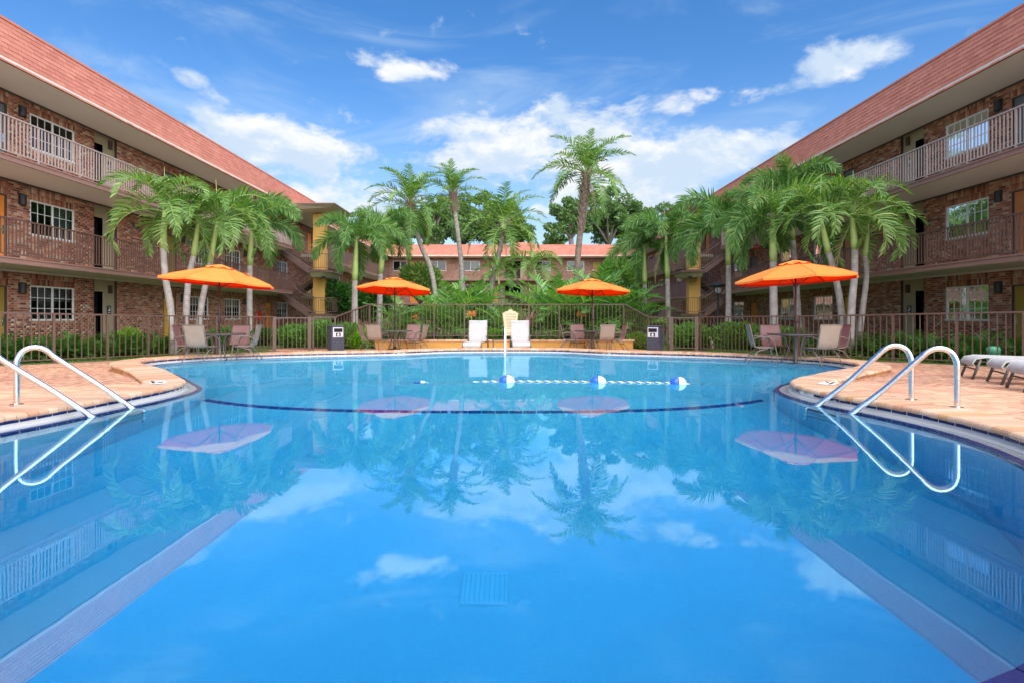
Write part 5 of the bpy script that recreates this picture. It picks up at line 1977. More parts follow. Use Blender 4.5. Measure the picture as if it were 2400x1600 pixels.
# paved path beyond the left gate
o = MB().box(-9.2, -7.0, 20.3, 26.0, -0.3, -0.155).build('path', 'paver')
o['kind'] = 'structure'
# ------------------------------------------------------------------ palms


def leaflets(B, D, Tn, L, Wd, droop, rng):
    """B base points, D directions, Tn rachis tangents, L lengths, Wd half widths, droop: returns V, F (triangles)"""
    n_ = len(B)
    D = D / np.linalg.norm(D, axis=1)[:, None]
    pts = [B]
    cur = B.copy()
    dv = D.copy()
    dirs = [dv]
    for k in range(3):
        cur = cur + dv * (L / 3)[:, None]
        pts.append(cur)
        dv = dv + np.c_[np.zeros((n_, 2)), -droop * (0.6 + 0.7 * k)]
        dv = dv / np.linalg.norm(dv, axis=1)[:, None]
        dirs.append(dv)
    Wv = Tn - D * (Tn * D).sum(1)[:, None]
    Wv /= np.linalg.norm(Wv, axis=1)[:, None] + 1e-9
    fold = np.cross(D, Wv)
    hw = [0.45, 1.0, 0.8]
    V = []
    for k in range(3):
        V.append(pts[k] - Wv * (Wd * hw[k])[:, None])
        V.append(pts[k] + Wv * (Wd * hw[k])[:, None])
    V.append(pts[3])
    V = np.stack(V, 1).reshape(-1, 3)
    base = (np.arange(n_) * 7)[:, None, None]
    F = np.array([(0, 1, 3), (0, 3, 2), (2, 3, 5), (2, 5, 4), (4, 5, 6)])[None] + base
    return V, F.reshape(-1, 3)


def frond_mesh(name, mat, L, e0, bend, p, nl, ll, lw, style, droop, seed, petiole=0.14, sway=0.0):
    rng = np.random.default_rng(seed)
    m_ = 40
    s = np.linspace(0, 1, m_)
    e = R(e0) - R(bend) * s ** p
    x = np.r_[0, np.cumsum(np.cos(e[:-1]))] * L / (m_ - 1)
    z = np.r_[0, np.cumsum(np.sin(e[:-1]))] * L / (m_ - 1)
    y = sway * L * s ** 2
    RP = np.c_[x, y, z]
    tan = np.gradient(RP, axis=0)
    tan /= np.linalg.norm(tan, axis=1)[:, None]
    sv = np.array([0, 1.0, 0])
    around = {'fan': 2, 'feather': 2, 'plume': 6}[style]
    S = np.repeat(np.linspace(petiole, 1.0, nl), around) + rng.uniform(-0.006, 0.006, nl * around)
    S = np.clip(S, petiole, 1.0)
    Bp = np.c_[[np.interp(S, s, RP[:, k]) for k in range(3)]].T
    Tn = np.c_[[np.interp(S, s, tan[:, k]) for k in range(3)]].T
    Tn /= np.linalg.norm(Tn, axis=1)[:, None]
    side = np.broadcast_to(sv, Tn.shape)
    nrm_ = np.cross(Tn, side)
    nrm_ *= np.sign(nrm_[:, 2:3] + 1e-6) if style != 'plume' else 1
    q = np.tile(np.arange(around), nl)
    t = (S - petiole) / (1 - petiole)
    if style == 'plume':
        beta = q * 2 * PI / around + rng.uniform(-0.5, 0.5, len(q))
        alpha = R(58) - R(22) * t + rng.uniform(-0.12, 0.12, len(q))
        prof = np.sin(PI * np.clip(0.18 + 0.78 * t, 0, 1)) ** 0.55
        lat = side * np.cos(beta)[:, None] + nrm_ * np.sin(beta)[:, None]
    else:
        sg_ = np.where(q == 0, -1.0, 1.0)
        v0 = 34 if style == 'fan' else 16
        beta = R(v0) + rng.uniform(-0.22, 0.22, len(q)) * (1.0 if style == 'fan' else 1.6)
        alpha = R(70) - R(38) * t ** 1.5 + rng.uniform(-0.10, 0.10, len(q))
        prof = np.minimum(1.0, 0.45 + 2.6 * t) * np.clip(1.25 - 0.95 * t, 0.3, 1.0)
        lat = side * (sg_ * np.cos(beta))[:, None] + nrm_ * np.sin(beta)[:, None]
    D = Tn * np.cos(alpha)[:, None] + lat * np.sin(alpha)[:, None]
    Ls = ll * prof * rng.uniform(0.72, 1.18, len(q))
    V, F = leaflets(Bp, D, Tn, Ls, lw * 0.5 * (0.6 + 0.4 * prof), droop * rng.uniform(0.5, 1.5, len(q)), rng)
    # rachis: three sided tapering rod
    r_ = np.interp(s, [0, 0.12, 1], [0.035, 0.022, 0.004]) * (L / 2.2)
    k3 = np.arange(3) * 2 * PI / 3
    nn = np.cross(tan, np.broadcast_to(sv, tan.shape))
    RV = (RP[:, None, :] + r_[:, None, None] * (sv[None, None] * np.cos(k3)[None, :, None] + nn[:, None, :] * np.sin(k3)[None, :, None])).reshape(-1, 3)
    RF = []
    for i in range(m_ - 1):
        for k in range(3):
            a, b = i * 3 + k, i * 3 + (k + 1) % 3
            RF += [(a, b, b + 3), (a, b + 3, a + 3)]
    RF = np.array(RF) + len(V)
    me = np_mesh(name, np.vstack([V, RV]), np.vstack([F, RF]), mat)
    me.materials.append(MATS['rachis'])
    mi = np.zeros(len(F) + len(RF), np.int32)
    mi[len(F):] = 1
    me.polygons.foreach_set('material_index', mi)
    return me


FR = {}
for kind, mat, L, ll, lw, nl, style, droop, bend, p, E0 in (
        ('adonidia', 'leaf_adonidia', 2.05, 0.66, 0.052, 28, 'fan', 0.34, 128, 1.1, (90, 76, 62, 48, 32, 14)),
        ('foxtail', 'leaf_foxtail', 2.35, 0.54, 0.038, 40, 'plume', 0.22, 118, 1.1, (88, 74, 60, 46, 28, 8)),
        ('feather', 'leaf_feather', 2.9, 0.66, 0.058, 40, 'feather', 0.14, 84, 1.3, (84, 66, 46, 26, 4, -22)),
        ('bush', 'leaf_bush_palm', 2.6, 0.70, 0.065, 36, 'feather', 0.12, 68, 1.4, (86, 74, 62, 50, 38, 24)),
        ('dry', 'frond_dry', 2.2, 0.36, 0.03, 30, 'feather', 0.5, 30, 1.0, (-62, -76))):
    FR[kind] = [frond_mesh(kind + '_frond', mat, L, e0 + sd * 3, bend + (8 if sd else 0), p, nl, ll, lw, style, droop, hash((kind, e0, sd)) % 9999, 0.16 if style != 'plume' else 0.10, 0.06 * (1 if sd else -1)) for e0 in E0 for sd in (0, 1)]


def palm(label, kind, dist, path_px, r0, r1, shaft=None, nf=12, scale=1.0, zb=-0.17, boots=False, trunk='trunk_grey', group='palms round the pool', seed=1, skirt=0, spread=(0, 6), az0=0.0):
    rg = random.Random(seed)
    pts = [at(x, dist, y) for x, y in path_px]
    pts[0] = (pts[0][0], dist, zb - 0.05)
    t = thing('palm_tree', label, 'palm tree', (pts[0][0], dist, zb), 0, group)
    org = Vector(t.location)
    sm = catmull(pts, 6)
    # a little sway in depth too
    n_ = len(sm)
    ph = rg.uniform(0, 6)
    sm = [Vector((q.x, q.y + 0.06 * math.sin(ph + i / n_ * 3) - 0.06 * math.sin(ph), q.z)) for i, q in enumerate(sm)]
    rr = [(r0 + (r1 - r0) * (i / (n_ - 1))) * (1 + 0.35 * math.exp(-i / n_ * 9)) for i in range(n_)]
    MB().tube(sm, rr, 12).build('trunk', trunk, t, True, origin=org)
    top = sm[-1]
    tdir = (sm[-1] - sm[-3]).normalized()
    if shaft:
        e = Vector(at(shaft[0], dist, shaft[1]))
        e.y = top.y
        mid = top.lerp(e, 0.4)
        MB().tube([top - (e - top) * 0.04, top.lerp(e, 0.15), mid, top.lerp(e, 0.8), e], [r1 * 1.05, r1 * 1.15, r1 * 1.0, r1 * 0.75, r1 * 0.5], 10).build('crownshaft', 'crownshaft', t, True, origin=org)
        head = e
    else:
        head = top
    if boots:
        bt_ = MB()
        for k in range(64):
            a = k * 2.4 + rg.uniform(-0.2, 0.2)
            h_ = boots * (k / 64)
            q = head - tdir * (h_ + 0.02)
            rad = r1 * (0.95 + 0.25 * (1 - k / 64))
            c_, s_ = math.cos(a), math.sin(a)
            ln = rg.uniform(0.22, 0.40)
            b0 = q + Vector((c_ * rad * 0.8, s_ * rad * 0.8, 0))
            bt_.tube([b0, b0 + Vector((c_ * ln * 0.28, s_ * ln * 0.28, ln * 0.6)), b0 + Vector((c_ * ln * 0.55, s_ * ln * 0.55, ln))], [0.07, 0.05, 0.025], 5)
        o = bt_.build('leaf_boots', 'boots', t, origin=org)
        o['kind'] = 'stuff'
    V_ = FR[kind]
    for k in range(nf):
        a = az0 + k * 2.399963 + rg.uniform(-0.18, 0.18)
        tt = k / max(1, nf - 1)
        lv = spread[0] + (spread[1] - spread[0]) * tt
        idx = min(len(V_) - 1, int(lv) * 2 + rg.randint(0, 1))
        o = link('frond', V_[idx], t)
        o.location = head - org + Vector((math.cos(a) * 0.03, math.sin(a) * 0.03, -0.10 * tt))
        sc = scale * rg.uniform(0.88, 1.08) * (0.86 if k < 2 else 1.0)
        o.scale = (sc, sc, sc)
        o.rotation_euler = (rg.uniform(-0.10, 0.10), rg.uniform(-0.10, 0.10), a)
    for k in range(skirt):
        a = rg.uniform(0, 6.28)
        o = link('dead_frond', FR['dry'][rg.randint(0, 3)], t)
        o.location = head - org + Vector((0, 0, -0.25))
        o.rotation_euler = (0, 0, a)
        sc = scale * rg.uniform(0.6, 0.95)
        o.scale = (sc, sc, sc)
    # the unopened spear leaf
    if shaft:
        sp = head + Vector((rg.uniform(-0.10, 0.10), rg.uniform(-0.1, 0.1), 1.25 * scale))
        MB().tube([head, head.lerp(sp, 0.5) + Vector((0.01, 0, 0)), sp], [0.02, 0.013, 0.003], 5).build('spear_leaf', 'crownshaft', t, True, origin=org)
    return t


A = 'adonidia'
palm('bushy palm nearest the left fence with leftmost drooping crown and bent trunk', A, 17.0, [(409, 800), (400, 720), (391, 650), (388, 580)], 0.105, 0.09, (391, 492), 14, 1.06, seed=3, az0=2.6)
palm('bushy palm second from left, straight grey trunk behind the umbrella', A, 17.5, [(434, 800), (438, 720), (443, 650), (452, 598)], 0.10, 0.085, (463, 518), 13, 0.98, seed=5, az0=0.6, skirt=1)
palm('bushy palm leaning right, third from left behind the umbrella', A, 18.0, [(456, 800), (472, 720), (486, 660), (498, 612)], 0.10, 0.08, (514, 512), 13, 1.0, seed=8, az0=1.9)
F_ = 'foxtail'
palm('plumed palm with straight pale trunk right of the leftmost umbrella', F_, 22.0, [(587, 810), (587, 720), (588, 620)], 0.12, 0.10, (592, 528), 12, 1.08, seed=11, az0=0.2)
palm('plumed palm with stout grey trunk beside the left yellow stair column', F_, 26.5, [(832, 820), (832, 740), (833, 655)], 0.17, 0.13, (837, 562), 12, 1.14, seed=13, az0=2.9, skirt=1)
palm('plumed palm with dark ringed trunk behind the second umbrella', F_, 29.5, [(890, 820), (890, 740), (892, 640)], 0.18, 0.14, (903, 545), 12, 1.08, seed=17, az0=0.9)
palm('plumed palm with slim trunk behind the right litter bin', F_, 27.0, [(1513, 820), (1512, 740), (1512, 665)], 0.14, 0.11, (1511, 580), 10, 0.95, seed=19, az0=1.2, skirt=1)
palm('plumed palm between the right bin and the yellow column', F_, 26.0, [(1568, 820), (1567, 740), (1566, 650)], 0.14, 0.11, (1562, 548), 12, 1.06, seed=23, az0=0.1, skirt=1)
palm('plumed palm with pale trunk in front of the right stairs', F_, 22.0, [(1704, 815), (1706, 730), (1707, 620)], 0.13, 0.10, (1706, 525), 12, 1.12, seed=29, az0=2.2, skirt=1)
palm('stout plumed palm with pale trunk left of the rightmost umbrella', F_, 18.6, [(1816, 810), (1815, 720), (1813, 610)], 0.15, 0.115, (1811, 512), 12, 1.08, seed=31, az0=0.7)
palm('tallest plumed palm rising against the right roof', F_, 20.2, [(1872, 800), (1868, 700), (1860, 560)], 0.13, 0.10, (1853, 452), 11, 1.04, seed=37, az0=1.6)
palm('bushy palm leaning left above the rightmost umbrella', A, 16.9, [(1979, 805), (1968, 720), (1952, 645), (1936, 590)], 0.105, 0.085, (1916, 500), 11, 0.95, seed=41, az0=0.4)
palm('bushy palm with widest crown by the right brick wing, straight banded trunk', A, 16.3, [(1990, 805), (1998, 720), (2004, 650), (2003, 582)], 0.11, 0.09, (1996, 500), 13, 1.02, seed=43, az0=1.1, skirt=1)
palm('bushy palm half hidden behind the widest crown on the right', A, 17.4, [(2008, 805), (2020, 720), (2026, 650), (2022, 600)], 0.09, 0.075, (2030, 545), 12, 0.88, seed=47, az0=2.0)
Q = 'feather'
palm('tall palm curving left, leftmost of the tall ones in the centre', Q, 31.0, [(1034, 700), (1012, 640), (990, 585), (972, 530), (962, 480)], 0.14, 0.12, None, 27, 1.06, 0.12, 0.9, 'trunk_pale', 'tall palms in the centre bed', 51, 3)
palm('tall palm with pale slim trunk, second of the tall ones', Q, 32.0, [(1088, 700), (1083, 640), (1076, 570), (1068, 510), (1061, 455)], 0.15, 0.12, None, 18, 0.85, 0.12, 1.1, 'trunk_pale', 'tall palms in the centre bed', 53, 1, (0, 4.2))
palm('shorter palm leaning right, third of the tall ones', Q, 30.0, [(1143, 705), (1155, 655), (1167, 605), (1176, 560), (1183, 525)], 0.14, 0.12, None, 25, 0.98, 0.12, 0.7, 'trunk_pale', 'tall palms in the centre bed', 57, 2)
palm('tallest palm with shaggy brown trunk right of the centre', Q, 33.0, [(1350, 700), (1352, 640), (1357, 570), (1366, 490), (1374, 405)], 0.16, 0.20, None, 25, 1.16, 0.12, 3.6, 'trunk_brown', 'tall palms in the centre bed', 61, 4, (0, 5.4))
palm('small young palm with bright crown left of the third umbrella', A, 28.0, [(1262, 720), (1262, 690), (1258, 655)], 0.07, 0.06, (1252, 628), 12, 0.95, 0.12, group='low palms in the centre bed', seed=67)
palm('small young palm under the leaning tall palm trunk', A, 29.0, [(1180, 720), (1176, 690), (1170, 668)], 0.07, 0.06, (1168, 645), 11, 0.8, 0.12, group='low palms in the centre bed', seed=71)


def bush_palm(label, x, dist, nf, scale, seed, spread=(0, 6)):
    rg = random.Random(seed)
    X = at(x, dist)
    t = thing('bush_palm', label, 'palm', (X, dist, 0.12), 0, 'low palms in the centre bed')
    for k in range(nf):
        a = k * 2.399963 + rg.uniform(-0.2, 0.2)
        lv = spread[0] + (spread[1] - spread[0]) * k / nf
        o = link('frond', FR['bush'][min(11, int(lv) * 2 + rg.randint(0, 1))], t)
        o.location = (0.10 * math.cos(a), 0.10 * math.sin(a), 0.05)
        sc = scale * rg.uniform(0.8, 1.1)
        o.scale = (sc, sc, sc)
        o.rotation_euler = (rg.uniform(-0.1, 0.1), rg.uniform(-0.1, 0.1), a)
    MB().lathe([(0.16, -0.05), (0.14, 0.1), (0.08, 0.2)], 10).build('stem', 'boots', t, True)
    return t


bush_palm('clump of arching palm fronds right of the second umbrella', 1050, 25.5, 24, 1.2, 1)
bush_palm('clump of arching palm fronds under the shorter tall palm', 1112, 26.5, 22, 1.3, 2)
bush_palm('large clump of palm fronds left behind the third umbrella', 1297, 25.0, 30, 1.36, 3)
bush_palm('large clump of palm fronds right behind the third umbrella', 1400, 26.0, 30, 1.55, 4)
bush_palm('dark clump of palm fronds at the right end of the bed', 1466, 26.0, 22, 1.2, 5)
bush_palm('low palm clump beside the pool rules sign', 1180, 23.4, 16, 0.62, 6)
bush_palm('low palm clump at the left end of the bed', 945, 26.0, 16, 0.85, 7)

# ------------------------------------------------------------------ leafy shrubs, hedges, grasses


def blades(n_, rng, centre, rad, h, w, lean, flat=0.0):
    """upright blades, each 3 triangles: V, F"""
    a = rng.uniform(0, 2 * PI, n_)
    r_ = rad * np.sqrt(rng.uniform(0, 1, n_))
    B = np.c_[centre[0] + r_ * np.cos(a), centre[1] + r_ * np.sin(a), np.full(n_, centre[2])]
    la = a + rng.uniform(-0.9, 0.9, n_)
    hh = h * rng.uniform(0.6, 1.15, n_)
    ln = lean * rng.uniform(0.3, 1.3, n_)
    d1 = np.c_[np.cos(la) * ln, np.sin(la) * ln, np.ones(n_)]
    M = B + d1 * (hh * 0.55)[:, None]
    E = M + np.c_[np.cos(la) * ln * 2.2, np.sin(la) * ln * 2.2, np.full(n_, 1.0 - flat)] * (hh * 0.45)[:, None]
    wa = la + PI / 2
    wv = np.c_[np.cos(wa), np.sin(wa), np.zeros(n_)] * (w * rng.uniform(0.7, 1.2, n_))[:, None] * 0.5
    V = np.stack([B - wv * 0.7, B + wv * 0.7, M - wv, M + wv, E], 1).reshape(-1, 3)
    F = (np.array([(0, 1, 3), (0, 3, 2), (2, 3, 4)])[None] + (np.arange(n_) * 5)[:, None, None]).reshape(-1, 3)
    return V, F


def feather_clump(seed, nf=46, L=0.80, mat='leaf_hedge'):
    """low cycad like clump: many short feathery leaves from one point"""
    rng = np.random.default_rng(seed)
    VV, FF, k0 = [], [], 0
    for k in range(nf):
        a = k * 2.39996 + rng.uniform(-0.3, 0.3)
        e0 = R(85 - 70 * k / nf + rng.uniform(-8, 8))
        m_ = 14
        s = np.linspace(0, 1, m_)
        e = e0 - R(85) * s ** 1.2
        ln = L * rng.uniform(0.75, 1.1)
        rx = np.r_[0, np.cumsum(np.cos(e[:-1]))] * ln / (m_ - 1)
        rz = np.r_[0, np.cumsum(np.sin(e[:-1]))] * ln / (m_ - 1)
        RP = np.c_[rx * np.cos(a), rx * np.sin(a), rz]
        tan = np.gradient(RP, axis=0)
        tan /= np.linalg.norm(tan, axis=1)[:, None]
        sv = np.array([-np.sin(a), np.cos(a), 0])
        S = np.repeat(np.linspace(0.2, 1, 15), 2)
        sg_ = np.tile([-1.0, 1.0], 15)
        Bp = np.c_[[np.interp(S, s, RP[:, q]) for q in range(3)]].T
        Tn = np.c_[[np.interp(S, s, tan[:, q]) for q in range(3)]].T
        D = Tn * 0.65 + sv[None] * sg_[:, None] * 0.75 + np.array([0, 0, 0.15])
        D /= np.linalg.norm(D, axis=1)[:, None]
        Ls = 0.16 * (L / 0.85) * np.minimum(1, 1.5 - S) * rng.uniform(0.8, 1.1, len(S))
        wv = Tn * 0.017
        V = np.stack([Bp - wv, Bp + wv, Bp + D * Ls[:, None]], 1).reshape(-1, 3)
        F = np.arange(len(V)).reshape(-1, 3)
        VV.append(V)
        FF.append(F + k0)
        k0 += len(V)
    return np_mesh('foliage', np.vstack(VV), np.vstack(FF), mat)


def leaf_blob(seed, n_, rx, rz, leaf, mat, up=0.6):
    """rounded bush of small pointed leaves spread through its volume, uneven outline"""
    rng = np.random.default_rng(seed)
    lob = rng.normal(size=(9, 3))
    lob /= np.linalg.norm(lob, axis=1)[:, None]
    d_ = rng.normal(size=(n_, 3))
    d_ /= np.linalg.norm(d_, axis=1)[:, None]
    bulge = 0.78 + 0.30 * np.clip((d_ @ lob.T).max(1), 0, 1) ** 4
    r_ = rng.uniform(0.35, 1, n_) ** 0.5 * bulge
    C = d_ * r_[:, None] * np.array([rx, rx, rz])
    C[:, 2] = C[:, 2] + rz * 0.92
    C = C[C[:, 2] > 0.02]
    d_ = d_[:0] if len(C) == 0 else (C - np.array([0, 0, rz * 0.7]))
    d_ = d_ / (np.linalg.norm(d_, axis=1)[:, None] + 1e-6)
    k = len(C)
    D = d_ * 0.8 + rng.normal(size=(k, 3)) * 0.6 + np.array([0, 0, up])
    D /= np.linalg.norm(D, axis=1)[:, None]
    wv = np.cross(D, rng.normal(size=(k, 3)))
    wv /= np.linalg.norm(wv, axis=1)[:, None] + 1e-6
    ls = leaf * rng.uniform(0.7, 1.3, k)
    V = np.stack([C, C + D * (ls * 0.5)[:, None] - wv * (ls * 0.17)[:, None], C + D * (ls * 0.5)[:, None] + wv * (ls * 0.17)[:, None], C + D * ls[:, None]], 1).reshape(-1, 3)
    F = (np.array([(0, 1, 2), (1, 3, 2)])[None] + (np.arange(k) * 4)[:, None, None]).reshape(-1, 3)
    return np_mesh('foliage', V, F, mat)


CL = [feather_clump(s) for s in (1, 2, 3)]
rg = random.Random(12)


def clump_row(n_, ax, ay, bx, by, side, what, group):
    for k in range(n_):
        for row in (0, 1):
            t_ = (k + 0.5 * row + 0.3) / n_
            x, y = ax + (bx - ax) * t_ + side * row * 0.75 + rg.uniform(-0.15, 0.15), ay + (by - ay) * t_ + rg.uniform(-0.2, 0.2)
            p = thing('coontie_plant', 'low dark green feathery hedge plant %s' % what, 'plant', (x, y, -0.17), rg.uniform(0, 6), group)
            o = link('foliage', CL[rg.randint(0, 2)], p)
            sc = rg.uniform(1.15, 1.45) * (0.95 if row == 0 else 1.2)
            o.scale = (sc, sc, sc * 0.98)
            MB().lathe([(0.05, 0), (0.05, 0.08), (0.02, 0.1)], 6).build('stem', 'boots', p)


clump_row(11, -13.0, 13.0, -9.9, 18.9, -1, 'in the hedge behind the left fence', 'feathery hedge plants behind the left fence')
clump_row(7, 9.35, 17.6, 11.9, 13.4, 1, 'in the hedge behind the right fence', 'feathery hedge plants behind the right fence')


def shrub(label, x, dist, rx, rz, leaf, mat, n_, seed, zb=-0.17, group='round shrubs beyond the fence', name='shrub'):
    p = thing(name, label, 'shrub', (at(x, dist), dist, zb), 0, group)
    link('foliage', leaf_blob(seed, n_, rx, rz, leaf, mat), p)
    MB().tube([(0, 0, -0.05), (0.03, 0.02, rz * 0.5), (-0.05, 0.03, rz)], [0.05, 0.035, 0.02], 6).build('stem', 'oak_bark', p)


shrub('wide bright green shrub behind the left fence gate', 742, 22.0, 0.95, 0.55, 0.17, 'leaf_shrub', 4200, 1)
shrub('dark green shrub left of the left litter bin', 690, 22.4, 0.75, 0.46, 0.17, 'leaf_shrub', 3000, 2)
shrub('small lime green shrub right of the left litter bin', 852, 21.3, 0.55, 0.40, 0.12, 'leaf_lime', 2600, 3)
shrub('dark shrub behind the lime one left of the planter', 815, 22.6, 0.8, 0.50, 0.15, 'leaf_shrub', 3000, 4)
shrub('small lime green shrub left of the right litter bin', 1497, 21.6, 0.5, 0.33, 0.12, 'leaf_lime', 2300, 5)
shrub('bright green shrub behind the right fence gate', 1622, 21.6, 0.8, 0.52, 0.16, 'leaf_shrub', 3600, 6)
shrub('large dark green shrub behind the right fence', 1735, 19.6, 1.0, 0.58, 0.16, 'leaf_shrub', 4600, 7)
shrub('green shrub right of the garden lamp post', 1705, 22.0, 0.55, 0.42, 0.16, 'leaf_shrub', 2200, 8)
shrub('low green shrub under the left stairs', 628, 25.0, 1.0, 0.35, 0.18, 'leaf_hedge', 2600, 9)
shrub('shrub behind the leftmost table by the brick wall', 540, 19.0, 0.7, 0.48, 0.15, 'leaf_shrub', 2600, 10)
shrub('shrub behind the rightmost table by the brick wall', 1850, 17.4, 0.6, 0.46, 0.15, 'leaf_hedge', 2400, 11)
shrub('small lime shrub beside the pool rules sign', 1158, 22.3, 0.42, 0.24, 0.10, 'leaf_lime', 1600, 12, 0.12)
shrub('yellow green shrub in the left hedge below the passage', 300, 17.2, 0.4, 0.45, 0.16, 'leaf_lime', 1200, 13)


def small_tree(label, x, dist, zc, rx, seed, mat='leaf_feather', leaf=0.30):
    t = thing('leafy_tree', label, 'tree', (at(x, dist), dist, -0.1), 0, 'small leafy trees behind the beds')
    link('crown', leaf_blob(seed, 3200, rx, rx * 0.9, leaf, mat, 0.1), t).location = (0, 0, zc - rx * 0.85)
    MB().tube([(0, 0, -0.1), (0.06, 0, zc * 0.4), (-0.05, 0.05, zc * 0.8), (0.1, 0, zc)], [0.09, 0.07, 0.05, 0.03], 8).build('trunk', 'oak_bark', t, True)
    for k in range(4):
        a = k * 1.6
        MB().tube([(0, 0, zc * 0.55), (0.4 * math.cos(a), 0.4 * math.sin(a), zc * 0.8), (0.8 * rx * math.cos(a), 0.8 * rx * math.sin(a), zc)], [0.045, 0.03, 0.012], 6).build('limb', 'oak_bark', t, True)


small_tree('small leafy tree behind the second umbrella', 985, 33.0, 3.4, 1.25, 21)
small_tree('small leafy tree left of the stout plumed palm', 790, 36.0, 2.5, 1.2, 22, 'leaf_hedge')
small_tree('dark leafy tree between the plumed palms on the left', 870, 33.0, 2.1, 1.2, 23, 'leaf_hedge')
small_tree('leafy tree behind the third umbrella near the right stairs', 1450, 34.0, 3.6, 1.3, 24)

# ornamental grasses along the planter
for k in range(22):
    x = -5.1 + k * 0.45 + rg.uniform(-0.1, 0.1)
    y = 22.25 + rg.uniform(-0.25, 0.3)
    rng = np.random.default_rng(100 + k)
    p = thing('grass_tuft', 'tuft of soft tall grass in the bed behind the raised fence', 'grass', (x, y, 0.12), 0, 'grass tufts behind the raised fence')
    V, F = blades(150, rng, (0, 0, 0), 0.16, 0.62, 0.012, 0.30, 0.8)
    link('grass_blades', np_mesh('grass_blades', V, F, 'grass_tuft'), p)
# pink cordyline and two orange bromeliads
for nm, lab, x, dist, h_, w_, mat, n_ in (('cordyline', 'pink leaved cordyline right of the pool rules sign', 1238, 23.0, 0.95, 0.07, 'leaf_pink', 26),):
    p = thing(nm, lab, 'plant', (at(x, dist), dist, 0.12), 0)
    V, F = blades(n_, np.random.default_rng(5), (0, 0, 0.45), 0.05, h_, w_, 0.5, 0.3)
    link('leaves', np_mesh('leaves', V, F, mat), p)
    MB().tube([(0, 0, -0.02), (0.02, 0, 0.5)], [0.03, 0.02], 6).build('stem', 'oak_bark', p)
for lab, x in (('orange flowering bromeliad left of the pool rules sign', 1105), ('orange flowering bromeliad left of the third umbrella pole', 1362)):
    p = thing('bromeliad', lab, 'flower', (at(x, 23.2), 23.2, 0.12), 0, 'orange bromeliads')
    V, F = blades(60, np.random.default_rng(6), (0, 0, 0.0), 0.05, 0.75, 0.045, 0.55, 0.8)
    link('leaves', np_mesh('leaves', V, F, 'leaf_bush_palm'), p)
    link('blossom', leaf_blob(31, 90, 0.16, 0.13, 0.12, 'flower_orange'), p).location = (0, 0, 0.95)
    MB().tube([(0, 0, 0), (0, 0, 1.05)], [0.02, 0.012], 6).build('stalk', 'crownshaft', p)

# lawn blades beside the fences
rng = np.random.default_rng(77)
VV, FF, k0 = [], [], 0
for ln, sd, n_ in ((FENCE_L, -1, 26000), (FENCE_R, 1, 26000)):
    L_ = np.array(ln)
    seg = np.hypot(*np.diff(L_, axis=0).T)
    s_ = rng.uniform(0.15, 1.0, n_) * seg.sum() if sd < 0 else rng.uniform(0.0, 0.85, n_) * seg.sum()
    cum = np.r_[0, np.cumsum(seg)]
    bx, by = np.interp(s_, cum, L_[:, 0]), np.interp(s_, cum, L_[:, 1])
    off = 0.1 + 2.0 * rng.uniform(0, 1, n_) ** 1.5
    bx = bx + sd * off * 0.88
    by = by + off * 0.42
    hh = rng.uniform(0.07, 0.17, n_)
    a = rng.uniform(0, 2 * PI, n_)
    le = rng.uniform(0.0, 0.06, n_)
    w_ = 0.006
    zb = np.full(n_, -0.172)
    B = np.c_[bx, by, zb]
    T_ = B + np.c_[np.cos(a) * le, np.sin(a) * le, hh]
    wv = np.c_[-np.sin(a), np.cos(a), np.zeros(n_)] * w_
    V = np.stack([B - wv, B + wv, T_], 1).reshape(-1, 3)
    VV.append(V)
    FF.append(np.arange(len(V)).reshape(-1, 3) + k0)
    k0 += len(V)
o = link('grass', np_mesh('grass', np.vstack(VV), np.vstack(FF), 'grass_blade'))
tag(o, 'short bright lawn grass along both side fences', 'grass', None, 'stuff')

# ------------------------------------------------------------------ oaks behind the far block


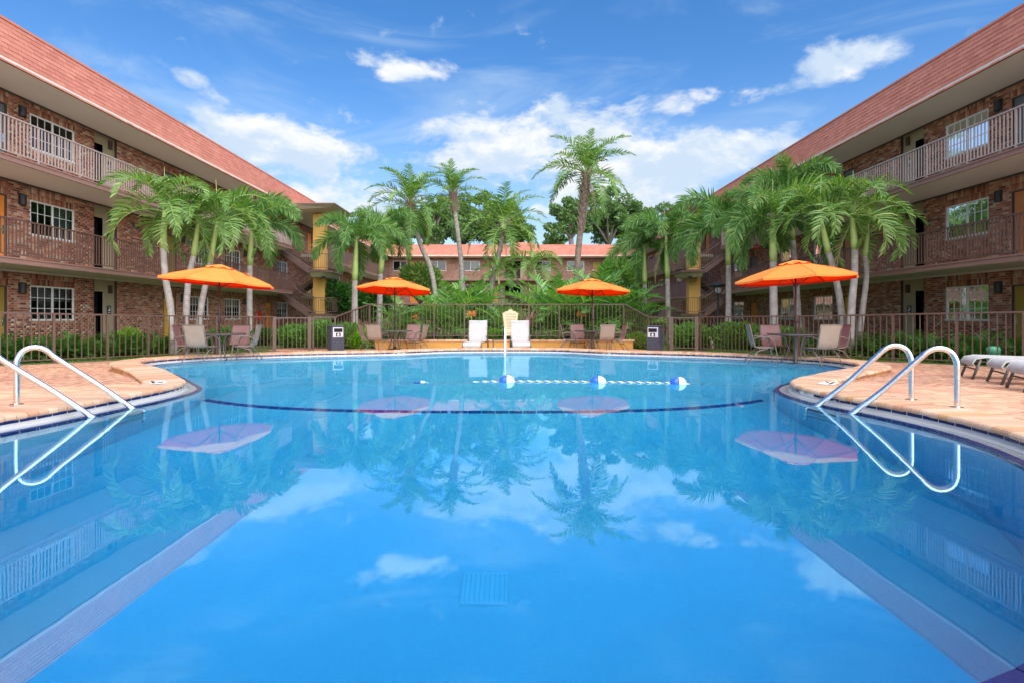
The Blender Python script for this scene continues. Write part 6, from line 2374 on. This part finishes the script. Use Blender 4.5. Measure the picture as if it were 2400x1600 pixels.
def oak(label, x, dist, y_c, rpx, seed, n_=9000):
    rng = np.random.default_rng(seed)
    X, _, zc = at(x, dist, y_c)
    rad = rpx / FOC * dist
    t = thing('oak_tree', label, 'tree', (X, dist, -0.17), 0, 'oaks behind the far block')
    nb = 34
    cen = rng.normal(size=(nb, 3))
    cen /= np.linalg.norm(cen, axis=1)[:, None]
    cen = cen * rng.uniform(0.25, 1.0, nb)[:, None] * np.array([rad * 1.25, rad * 0.9, rad * 0.95]) + np.array([0, 0, zc])
    which = rng.integers(0, nb, n_)
    d_ = rng.normal(size=(n_, 3))
    d_ /= np.linalg.norm(d_, axis=1)[:, None]
    br_ = rng.uniform(0.14, 0.32, nb) * rad
    C = cen[which] + d_ * (br_[which] * rng.uniform(0.2, 1, n_) ** 0.5)[:, None] * np.array([1.15, 1.15, 0.75])
    D = d_ * 0.6 + rng.normal(size=(n_, 3)) * 0.7
    D /= np.linalg.norm(D, axis=1)[:, None]
    wv = np.cross(D, rng.normal(size=(n_, 3)))
    wv /= np.linalg.norm(wv, axis=1)[:, None] + 1e-6
    ls = 0.34 * rng.uniform(0.6, 1.3, n_)
    V = np.stack([C - wv * (ls * 0.3)[:, None], C + wv * (ls * 0.3)[:, None], C + D * ls[:, None] + wv * (ls * 0.22)[:, None], C + D * ls[:, None] - wv * (ls * 0.22)[:, None]], 1).reshape(-1, 3)
    F = np.arange(len(V)).reshape(-1, 4)
    link('crown', np_mesh('crown', V, F, 'leaf_oak'), t)
    zf = zc - rad * 1.0
    MB().tube([(0, 0, -0.2), (0.2, 0, zf * 0.5), (-0.1, 0, zf)], [0.55, 0.42, 0.36], 10).build('trunk', 'oak_bark', t, True)
    for k in range(0, nb, 3):
        c_ = Vector(cen[k])
        b0 = Vector((-0.1, 0, zf))
        MB().tube([b0, b0.lerp(c_, 0.5) + Vector((0, 0, 0.5)), c_], [0.24, 0.15, 0.05], 6).build('limb', 'oak_bark', t, True)


oak('oak behind the far block between the first two tall palms', 1008, 76.0, 522, 62, 1)
oak('oak with highest crown left, behind the second tall palm', 1085, 80.0, 505, 70, 2, 11000)
oak('oak behind the shorter tall palm', 1165, 78.0, 522, 68, 3, 10000)
oak('low oak crown just above the far roof left of centre', 1215, 84.0, 545, 34, 4, 4500)
oak('oak left of the tallest palm above the far roof', 1340, 78.0, 508, 50, 5)
oak('broad oak right of the tallest palm', 1428, 80.0, 505, 68, 6, 11000)
oak('oak half hidden by plumed palms on the right', 1498, 82.0, 510, 56, 7)
oak('low oak crown peeking over the far roof right of centre', 1300, 90.0, 558, 24, 8, 3000)
oak('oak beyond the left wing behind the plumed palm', 930, 82.0, 540, 44, 9, 5000)
